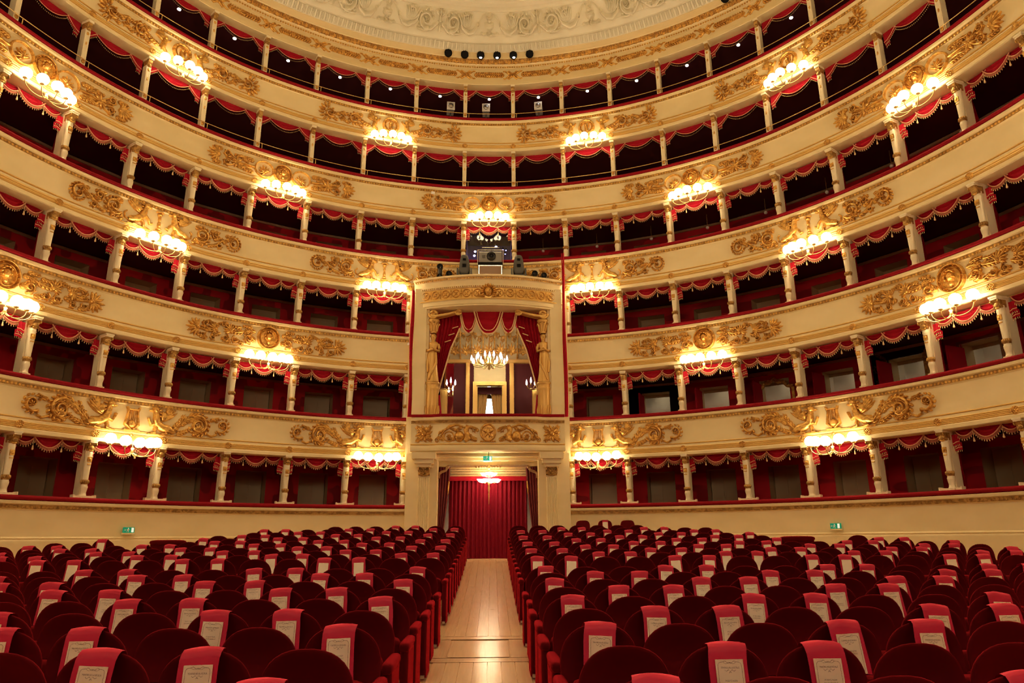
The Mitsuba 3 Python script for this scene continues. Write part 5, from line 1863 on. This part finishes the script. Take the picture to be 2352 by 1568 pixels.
# ------------------------------------------------------------------ the central entrance
def entrance():
    Z = lambda z: z + ZC
    fz = float(floor_z(23.0))
    w = struct("wall_entrance", "cream passage of the central entrance under the royal box")
    mb = MB()
    for s in (-1, 1):
        mb.add([[s * 1.60, 22.9, fz], [s * 1.60, 24.2, fz], [s * 1.60, 24.2, Z(2.6)], [s * 1.60, 22.9, Z(2.6)]], [[0, 1, 2, 3]])
        x0, x1 = sorted((s * 1.2, s * 1.6))
        mb.add([[x0, 23.35, fz], [x1, 23.35, fz], [x1, 23.35, Z(2.5)], [x0, 23.35, Z(2.5)]], [[0, 1, 2, 3]])
    part(w, "side", mb, "m_white")
    so = MB().box(-1.6, 1.6, 22.35, 24.2, Z(2.46), Z(2.55)).box(-1.6, 1.6, 22.6, 22.75, Z(2.36), Z(2.46)).box(-1.6, 1.6, 22.95, 23.2, Z(2.22), Z(2.46))
    part(w, "lintel", so, "m_cream")
    wl = thing("carved_wood_pelmet", "dark carved wooden pelmet with scrolled ends over the entrance curtain", "pelmet")
    mb = MB().box(-1.24, 1.24, 22.86, 22.92, Z(2.18), Z(2.25))
    for s in (-1, 1):
        mb.tube([(s * 1.24, 22.88, Z(2.22)), (s * 1.30, 22.86, Z(2.18)), (s * 1.34, 22.86, Z(2.08)), (s * 1.46, 22.86, Z(2.04)), (s * 1.55, 22.86, Z(1.98)), (s * 1.57, 22.86, Z(1.84))], [0.04, 0.05, 0.045, 0.045, 0.045, 0.04], 8)
        mb.ball((s * 1.27, 22.83, Z(2.17)), 0.05).ball((s * 1.56, 22.83, Z(1.86)), 0.045)
    for k in range(9):
        mb.ball(((k - 4) * 0.09, 22.85, Z(2.18)), (0.045, 0.03, 0.035))
    part(wl, "rail", mb, "m_wood_dark")
    lv = thing("louvre_panel", "pale panel of horizontal boards above the red entrance curtain", "panel")
    for k in range(4):
        z1 = 2.215 - 0.078 * k
        part(lv, "slat", MB().prism([(23.14, Z(z1)), (23.10, Z(z1 - 0.066)), (23.16, Z(z1 - 0.066)), (23.16, Z(z1))], -1.22, 1.22), "m_louver", smooth=False)
    part(lv, "backing", MB().box(-1.22, 1.22, 23.17, 23.2, Z(1.88), Z(2.25)), "m_wood_dark")
    t = thing("entrance_curtain", "wide bright red pleated curtain closing the central entrance", "curtain")
    part(t, "cloth", drape_panel((-1.24, 1.24), (-1.24, 1.24), 23.12, fz, Z(1.86), 19, 0.035, 240, 6), "m_curtain")
    part(t, "heading", MB().box(-1.23, 1.23, 23.04, 23.06, Z(1.77), Z(1.91)), "m_red_cloth")
    for s in (-1, 1):
        t = thing("entrance_side_curtain", f"dark red curtain gathered at the {side(s)} side of the central entrance", "curtain", "dark side curtains of the entrance")
        ed = lambda q: s * float(np.interp(q, [0, 0.3, 0.75, 1.0], [1.20, 1.25, 1.40, 1.46]))
        part(t, "cloth", drape_panel((s * 1.58, s * 1.2), (s * 1.58, s * 1.4), 22.98, fz, Z(2.2), 4, 0.03, 40, 14, ed), "m_red_dark")
        ft = MB().tube([(s * 1.235, 22.96, Z(1.75)), (s * 1.25, 22.96, Z(1.55)), (s * 1.265, 22.96, Z(1.35))], [0.02, 0.028, 0.012], 6)
        part(t, "gilt_tassel", ft, "m_gold")
    # glass chandelier
    t = thing("entrance_chandelier", "small chandelier of glowing glass flower cups with a long gilt pendant, at the entrance", "chandelier")
    c = np.array([0.03, 22.55, Z(1.72)])
    part(t, "stem", MB().tube([c + [0, 0, 0.72], c + [0, 0, 0.1]], 0.014, 6).ball(c + [0, 0, 0.42], (0.04, 0.04, 0.07)), "m_brass")
    part(t, "pendant", MB().lathe([(0.03, 0.0), (0.05, -0.06), (0.02, -0.14), (0.035, -0.22), (0.018, -0.34), (0.022, -0.4), (0.008, -0.68), (0.0, -0.72)], 10), "m_brass", to_world=xf(c))
    for k in range(9):
        a = 2 * PI * k / 6 + 0.3
        up = k >= 6
        r, h = (0.17, 0.20) if up else (0.27, 0.0)
        a = a * (2 if up else 1)
        d = np.array([math.cos(a), math.sin(a), 0])
        part(t, "arm", MB().tube([c + [0, 0, 0.02 + 0.1 * up], c + d * r * 0.6 + [0, 0, h - 0.06], c + d * r + [0, 0, h - 0.02]], 0.012, 6), "m_brass")
        cup = MB().lathe([(0.0, -0.045), (0.05, -0.035), (0.095, 0.02), (0.125, 0.055), (0.105, 0.05), (0.0, -0.01)], 12)
        part(t, "glass_cup", cup.outward(), "m_opal", to_world=xf(c + d * r + [0, 0, h]), emitter=emit((26, 20, 12.5)))
    for s in (-1, 0, 1):
        pass
    # emergency exit signs
    def pictogram():
        mb = MB()
        y = -0.004

        def poly(pts):
            mb.add([[x, y, z] for x, z in pts], [[0, i, i + 1] for i in range(1, len(pts) - 1)])
        poly([(0.055, -0.055), (0.115, -0.055), (0.115, 0.055), (0.055, 0.055)])
        poly([(-0.02 + 0.012 * math.cos(a), 0.04 + 0.012 * math.sin(a)) for a in np.arange(8) * PI / 4])
        for a, b, wd in (((-0.02, 0.025), (-0.035, -0.01), 0.012), ((-0.035, -0.01), (-0.01, -0.03), 0.007), ((-0.01, -0.03), (-0.018, -0.055), 0.006), ((-0.035, -0.01), (-0.06, -0.045), 0.007), ((-0.022, 0.022), (0.012, 0.005), 0.005), ((-0.022, 0.022), (-0.055, 0.012), 0.005), ((-0.115, 0.0), (-0.07, 0.0), 0.006)):
            a, b = np.array(a), np.array(b)
            n = np.array([-(b - a)[1], (b - a)[0]])
            n = n / np.linalg.norm(n) * wd
            poly([a + n, b + n, b - n, a - n])
        poly([(-0.118, 0.0), (-0.09, 0.022), (-0.09, -0.022)])
        return mb
    PIC = pictogram()
    SIGN, PICP = MB().box(-0.135, 0.135, 0.0, 0.05, -0.068, 0.068).ply("m_green"), PIC.ply("m_white", False)
    t = thing("exit_sign", "illuminated green running-figure exit sign hanging over the central entrance", "exit sign")
    m = xf((-0.01, 22.12, Z(2.38)))
    part(t, "panel", SIGN, to_world=m, emitter=emit((0.0, 0.32, 0.2)))
    part(t, "pictogram", PICP, to_world=m, emitter=emit((0.9, 1.5, 1.2)))
    part(t, "diffuser", MB().box(-0.13, 0.13, 0.0, 0.05, -0.10, -0.072), "m_white", to_world=m, emitter=emit((1.0, 1.5, 1.25)))
    part(t, "cable", MB().tube([(0.02, 0.02, 0.07), (0.03, 0.02, 0.16), (0.05, -0.15, 0.3), (0.045, -0.22, 0.7)], 0.008, 5), "m_black", to_world=m)
    for s, c in ((-1, -5.62), (1, 5.75)):
        t = thing("exit_sign", f"small green running-figure exit sign at the foot of the wall, {side(s)} block of stalls", "exit sign")
        m = frame(math.copysign(1, s) * 10.30, 0.26 + ZC)
        m[:2, 3] -= 0.10 * m[:2, 1]
        part(t, "panel", SIGN, to_world=m, emitter=emit((0.0, 0.10, 0.055)))
        part(t, "pictogram", PICP, to_world=m, emitter=emit((0.35, 0.5, 0.42)))
        part(t, "holder", MB().box(-0.15, 0.15, -0.01, 0.06, -0.11, -0.069), "m_cream_flat", to_world=m)


entrance()


# ------------------------------------------------------------------ stage lighting gear on the canopy, control room
def gear():
    Z = lambda z: z + ZC
    top = Z(8.27)
    t = thing("projector_case", "brown flight case on the canopy, under the projector", "case")
    part(t, "body", MB().box(-0.40, 0.38, 22.1, 22.7, top, top + 0.44), "m_wood_dark", to_world=xf((0.07, 0, 0)))
    e = MB()
    for x in (-0.40, 0.35):
        e.box(x, x + 0.03, 22.09, 22.12, top, top + 0.46)
    e.box(-0.41, 0.39, 22.09, 22.12, top + 0.43, top + 0.46)
    part(t, "metal_edge", e, "m_silver", to_world=xf((0.07, 0, 0)))
    t = thing("video_projector", "large grey projector with round lens on the royal box canopy", "projector")
    m = xf((0.06, 22.1, top + 0.47))
    b = MB().prism([(0.0, 0.07), (0.04, 0.0), (0.7, 0.0), (0.7, 0.5), (0.05, 0.5), (0.0, 0.44)], -0.38, 0.38)
    part(t, "body", b, "m_grey", to_world=m, smooth=False)
    part(t, "base", MB().box(-0.41, 0.41, -0.03, 0.68, 0.0, 0.09), "m_black", to_world=m)
    a = np.arange(20) * 2 * PI / 20
    ln = MB()
    ln.grid(np.stack([np.column_stack([0.03 + r * np.cos(a), np.full(20, y), 0.30 + r * np.sin(a)]) for r, y in ((0.15, 0.0), (0.15, -0.05), (0.11, -0.06), (0.10, -0.11), (0.075, -0.11), (0.07, -0.05), (0.005, -0.03))], 0), close_v=True)
    part(t, "lens", ln, "m_black_gloss", to_world=m)
    fr = MB()
    for x in (-0.42, 0.42):
        fr.tube([(x, -0.02, 0.0), (x, -0.02, 0.52)], 0.015, 6)
    fr.tube([(-0.42, 0.0, 0.53), (0.42, 0.0, 0.53)], 0.012, 6).tube([(-0.28, 0.1, 0.66), (0.30, 0.1, 0.66)], 0.015, 6)
    part(t, "cradle", fr, "m_silver", to_world=m)
    part(t, "vent", MB().box(-0.27, -0.17, -0.006, 0.0, 0.24, 0.34), "m_dark_grey", to_world=m)
    for s, x in ((-1, -0.80), (1, 1.0)):
        t = thing("moving_head_light", f"dark moving-head stage light on the canopy, {side(s)} of the projector", "stage light", "moving-head lights on the canopy")
        m = xf((x, 22.0, top))
        part(t, "yoke", MB().prism([(0, 0), (0.5, 0), (0.5, 0.2), (0.4, 0.36), (0.1, 0.36), (0.0, 0.2)], -0.25, -0.20).prism([(0, 0), (0.5, 0), (0.5, 0.2), (0.4, 0.36), (0.1, 0.36), (0.0, 0.2)], 0.20, 0.25).box(-0.25, 0.25, 0.0, 0.5, 0.0, 0.10), "m_dark_grey", to_world=m, smooth=False)
        hd = soft_box(0, 0.2, 0.47, 0.185, 0.18, 0.38, 4.0, 18, 12, -0.15)
        v, f = hd.get()
        k = 1.0 - 0.28 * np.clip((v[:, 2] - 0.35) / 0.5, 0, 1)
        v = np.column_stack([v[:, 0] * k, v[:, 1], v[:, 2]])
        part(t, "head", MB().add(v, f), "m_dark_grey", to_world=m)
        part(t, "vent", MB().box(-0.06, 0.06, -0.03, 0.03, 0.36, 0.46).box(-0.05, 0.05, 0.03, 0.08, 0.60, 0.68), "m_black", to_world=m)
    for x, z, tall, nm in ((-1.63, 0.16, 0.36, "tall black twin spotlight on the canopy, far left of the projector"), (-1.32, 0.24, 0, "short black spotlight on the canopy, beside the left moving-head light"), (1.55, 0.28, 0, "black spotlight on the canopy, beside the right moving-head light"), (1.86, 0.24, 0, "outermost black spotlight on the canopy, right end")):
        t = thing("canopy_spotlight", nm, "spotlight")
        y = 22.18 + 0.07 * x * x
        m = xf((x, y, top))
        b = MB()
        for h in ((z, z + tall) if tall else (z,)):
            a = np.arange(16) * 2 * PI / 16
            r = 0.10
            b.grid(np.stack([np.column_stack([q * np.cos(a), np.full(16, yy), h + q * np.sin(a)]) for q, yy in ((0.03, 0.26), (0.08, 0.22), (r, 0.15), (r, 0.0), (r * 0.85, -0.01), (r * 0.75, 0.05), (0.005, 0.07))], 0), close_v=True)
        if tall:
            b.tube([(0, 0.1, 0.0), (0, 0.1, z + tall)], 0.075, 10)
        part(t, "body", b, "m_black_gloss", to_world=m)
        part(t, "yoke", MB().tube([(-0.12, 0.1, z), (-0.10, 0.1, -0.0), (0.10, 0.1, -0.0), (0.12, 0.1, z)], 0.012, 6), "m_black", to_world=m)
    # the glazed control room in the centre bay of the fourth tier
    z = RAIL[4]
    w = struct("wall_control_room", "control room behind glass painted violet for mirrored light, centre bay of the fourth tier")
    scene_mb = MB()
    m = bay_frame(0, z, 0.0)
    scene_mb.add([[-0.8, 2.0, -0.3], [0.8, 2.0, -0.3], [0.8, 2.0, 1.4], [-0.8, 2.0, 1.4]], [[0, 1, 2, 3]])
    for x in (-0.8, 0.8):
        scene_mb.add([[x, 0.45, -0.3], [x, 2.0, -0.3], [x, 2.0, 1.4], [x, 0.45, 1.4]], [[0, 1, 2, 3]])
    mat("m_violet_reflection", (0.10, 0.075, 0.22), 0.25)  # violet colour painted in for lights reflected by the glass
    part(w, "back", scene_mb, "m_violet_reflection", to_world=m)
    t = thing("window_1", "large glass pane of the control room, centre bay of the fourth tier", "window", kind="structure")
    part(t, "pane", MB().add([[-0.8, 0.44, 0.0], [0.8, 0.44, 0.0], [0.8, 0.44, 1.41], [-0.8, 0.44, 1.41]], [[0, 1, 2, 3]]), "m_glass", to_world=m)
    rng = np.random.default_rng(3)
    for i in range(16):  # dots of glow added to imitate stage lights reflected in the pane
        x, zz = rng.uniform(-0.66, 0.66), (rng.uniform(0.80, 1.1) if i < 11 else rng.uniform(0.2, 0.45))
        t = thing("added_glow_dot", "small added violet glow dot imitating reflected stage lights in the control room glass", "stage light", "added violet glow dots imitating reflected lights")
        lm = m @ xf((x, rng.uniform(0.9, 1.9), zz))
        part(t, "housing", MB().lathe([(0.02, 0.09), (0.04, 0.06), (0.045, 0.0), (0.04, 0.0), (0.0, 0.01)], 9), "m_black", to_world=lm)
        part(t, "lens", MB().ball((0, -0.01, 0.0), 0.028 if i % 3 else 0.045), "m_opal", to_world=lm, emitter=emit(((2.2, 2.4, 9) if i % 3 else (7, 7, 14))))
    # red velvet ropes hanging beside the royal box
    for s, z1 in ((-1, 7.9), (1, 9.25)):
        t = thing("hanging_red_drape", f"narrow strip of red velvet hanging down the {side(s)} edge of the royal box", "drape", "red strips hanging beside the royal box")
        n = 16
        q = np.linspace(0, 1, n)
        for e in (0, 1):
            P = np.column_stack([s * (2.46 + 0.04 * e) + 0.015 * np.sin(9 * q + e), 22.30 - 0.04 * e + 0.02 * np.cos(7 * q), Z(3.7) + (z1 - 3.7) * (1 - q)])
            part(t, "strand", MB().tube(P, 0.022 + 0.02 * q if s > 0 else 0.03, 7), "m_red_cloth")


gear()

# ------------------------------------------------------------------ small things: gallery ceiling lights, usher chairs, barriers
LIGHT = MB().lathe([(0.0, 0.0), (0.055, 0.008), (0.062, 0.03), (0.05, 0.05)], 12).outward().ply("m_opal")
for b in range(-8, 9):
    m = bay_frame(b, RAIL[6] + 1.22, 0.62)
    m[:3, 0] /= np.linalg.norm(m[:3, 0])
    if not visible(m[:3, 3], 5):
        continue
    t = thing("gallery_downlight", f"small white ceiling light of the upper gallery, {bay_name(6, b)}", "ceiling light", "small ceiling lights of the upper gallery")
    part(t, "lens", LIGHT, to_world=m, emitter=emit((6, 5.6, 5.0)))
    part(t, "stem", MB().tube([(0, 0, 0.04), (0, 0, 0.185)], 0.02, 6), "m_dark_grey", to_world=m)
for x, w in ((-1.35, 0), (-0.12, 1), (1.72, 2)):
    t = thing("followspot", f"small metal follow-spot on a stand in the dark upper gallery, {('left of the centre', 'in the centre bay', 'right of the centre')[w]}", "stage light", "follow-spots in the upper gallery")
    m = frame(x, RAIL[6])
    part(t, "body", MB().box(-0.13, 0.13, 0.75, 1.15, 0.84, 1.14).box(-0.15, 0.15, 0.73, 0.76, 0.82, 1.16), "m_white", to_world=m)
    part(t, "lens", MB().lathe([(0.09, 0.0), (0.10, -0.08), (0.0, -0.05)], 14), "m_silver", to_world=m @ np.array([[1, 0, 0, 0], [0, 0, 1, 0.75], [0, -1, 0, 0.99], [0, 0, 0, 1.0]]))
    part(t, "stand", MB().tube([(0, 0.9, -0.95), (0, 0.9, 0.86)], 0.025, 6), "m_dark_grey", to_world=m)
for j, s, nm in ((3, -2.62, "small white box fixed under the rail, third tier beside the royal box"), (5, -1.98, "small white box fixed under the rail of the lower gallery, left of centre")):
    t = thing("sensor_box", nm, "box")
    part(t, "case", MB().box(-0.06, 0.06, -0.16, -0.10, -0.41, -0.33), "m_white", to_world=frame(s, RAIL[j]), smooth=False)
BULB = MB().ball((0, 0, 0), 0.06, 1).ply("m_opal")
for b in range(1, 9):
    m = bay_frame(b, RAIL[4] + 0.92, 1.5)
    m[:3, 0] /= np.linalg.norm(m[:3, 0])
    t = thing("unlit_box_globe", f"small unlit white globe in the dark box, fourth tier, {bay_name(4, b)}", "ceiling light", "unlit globes in the boxes of the fourth tier")
    part(t, "globe", BULB, to_world=m)
    part(t, "stem", MB().tube([(0, 0, 0.05), (0, 0, 0.5)], 0.01, 5), "m_brass", to_world=m)

uback = MB()
_a = np.linspace(0, PI, 15)
_out = [(-0.20, 0.45), (-0.215, 0.75)] + [(-0.21 * math.copysign(abs(math.cos(q)) ** 0.55, math.cos(q)), 0.86 + 0.24 * math.sin(q) ** 0.55) for q in _a] + [(0.215, 0.75), (0.20, 0.45)]
uback.prism([(0, 0)] * 0 + [(x, z) for x, z in _out], -0.03, 0.04)
_v, _fc = uback.get()
UB = MB().add(np.column_stack([_v[:, 1], _v[:, 0] + (_v[:, 2] - 0.45) * 0.1, _v[:, 2]]), _fc).ply("m_velvet", 40)
US = soft_box(0, -0.22, 0.47, 0.215, 0.22, 0.045, 5).ply("m_velvet")
for i, x in enumerate((2.86, 3.52, 4.19)):
    y = 22.0 - 0.05 * i
    m = xf((x, y, float(floor_z(y))))
    t = thing("usher_chair", f"square-backed red chair against the wall, right of the entrance, {ORD[i + 1]} of three", "chair", "three red chairs against the back wall")
    part(t, "backrest", UB, to_world=m)
    part(t, "seat", US, to_world=m)
    for a in (-0.18, 0.18):
        for c in (-0.38, 0.0):
            part(t, "leg", MB().tube([(a, c, 0.0), (a, c, 0.46)], 0.018, 6), "m_dark_grey", to_world=m)
    if i == 1:
        t = thing("seat_cover_strip", "red cloth strip with white card on the middle usher chair by the wall", "seat cover")
        part(t, "cloth", MB().box(-0.09, 0.09, -0.045, -0.040, 0.62, 1.11).box(-0.09, 0.09, -0.045, 0.12, 1.105, 1.11), "m_cover", to_world=m @ xf((0, 0.05, 0)))
        part(t, "card", MB().box(-0.075, 0.075, -0.052, -0.046, 0.78, 1.05), "m_card", to_world=m @ xf((0, 0.05, 0)))
for s in (-1, 1):
    t = thing("padded_barrier", f"low barrier with padded red top at the outer end of the rows, {side(s)} block", "barrier", "padded barriers of the stalls")
    x, y = s * 7.35, 17.3
    fz = float(floor_z(y))
    part(t, "pad", soft_box(x, y, fz + 0.87, 0.42, 0.10, 0.06, 3.5), "m_velvet")
    part(t, "panel", MB().box(x - 0.38, x + 0.38, y - 0.04, y + 0.04, fz, fz + 0.83), "m_velvet")


# ------------------------------------------------------------------ the proscenium behind the camera, closing the room
def proscenium():
    w = struct("wall_proscenium", "cream proscenium wall and closed red stage curtain behind the stalls")
    p = MB()
    for s in (-1, 1):
        x0, x1 = sorted((s * 8.5, s * 13.0))
        p.box(x0, x1, -3.6, -3.2, -1.5, 22)
    p.box(-8.5, 8.5, -3.6, -3.2, 13.0, 22)
    for s in (-1, 1):
        p.add([[s * 11.3, 2.6, -1.5], [s * 11.3, -3.2, -1.5], [s * 11.3, -3.2, 21], [s * 11.3, 2.6, 21]], [[0, 1, 2, 3]])
    part(w, "frame", p, "m_cream")
    part(w, "stage_curtain", drape_panel((-8.6, 8.6), (-8.6, 8.6), -3.9, -1.5, 13.2, 30, 0.12, 240, 4), "m_red_cloth")
    roof = MB().add([[-13, -3.6, RAIL[6] + 4.8], [13, -3.6, RAIL[6] + 4.8], [13, 3.5, RAIL[6] + 4.8], [-13, 3.5, RAIL[6] + 4.8]], [[0, 1, 2, 3]])
    part(w, "ceiling", roof, "m_ceiling")


proscenium()


def added_batten():
    """Flood lamps added behind the camera to brighten the house from the front."""
    t = thing("added_flood_batten", "unseen pipe of flood lamps added over the stage edge to brighten the house", "stage light")
    z, y = 7.6, -2.7
    part(t, "pipe", MB().tube([(-7, y, z + 0.35), (7, y, z + 0.35)], 0.03, 8), "m_dark_grey")
    for x in (-6.5, 6.5):
        part(t, "hanger", MB().tube([(x, y, z + 0.35), (x, y, 20.0)], 0.012, 5), "m_dark_grey")
    body = MB().lathe([(0.0, -0.25), (0.12, -0.24), (0.22, 0.0), (0.23, 0.03), (0.205, 0.03)], 14).ply("m_dark_grey")
    lens = MB().lathe([(0.205, 0.0), (0.14, 0.02), (0.0, 0.03)], 14)
    v, f = lens.get()
    if np.cross(v[f[0, 1]] - v[f[0, 0]], v[f[0, 2]] - v[f[0, 0]])[2] < 0:
        f = f[:, ::-1]
    lens = MB().add(v, f).ply("m_opal")
    for k in range(10):
        m = np.eye(4)
        m[:3, 2] = np.array([0, 0.985, -0.17])
        m[:3, 0] = [1, 0, 0]
        m[:3, 1] = np.cross(m[:3, 2], m[:3, 0])
        m[:3, 3] = [-5.85 + 1.3 * k, y, z]
        part(t, "housing", body, to_world=m)
        part(t, "lens", lens, to_world=m, emitter=emit(np.array([1.0, 0.80, 0.52]) * ADDED_FLOOD_L))


added_batten()
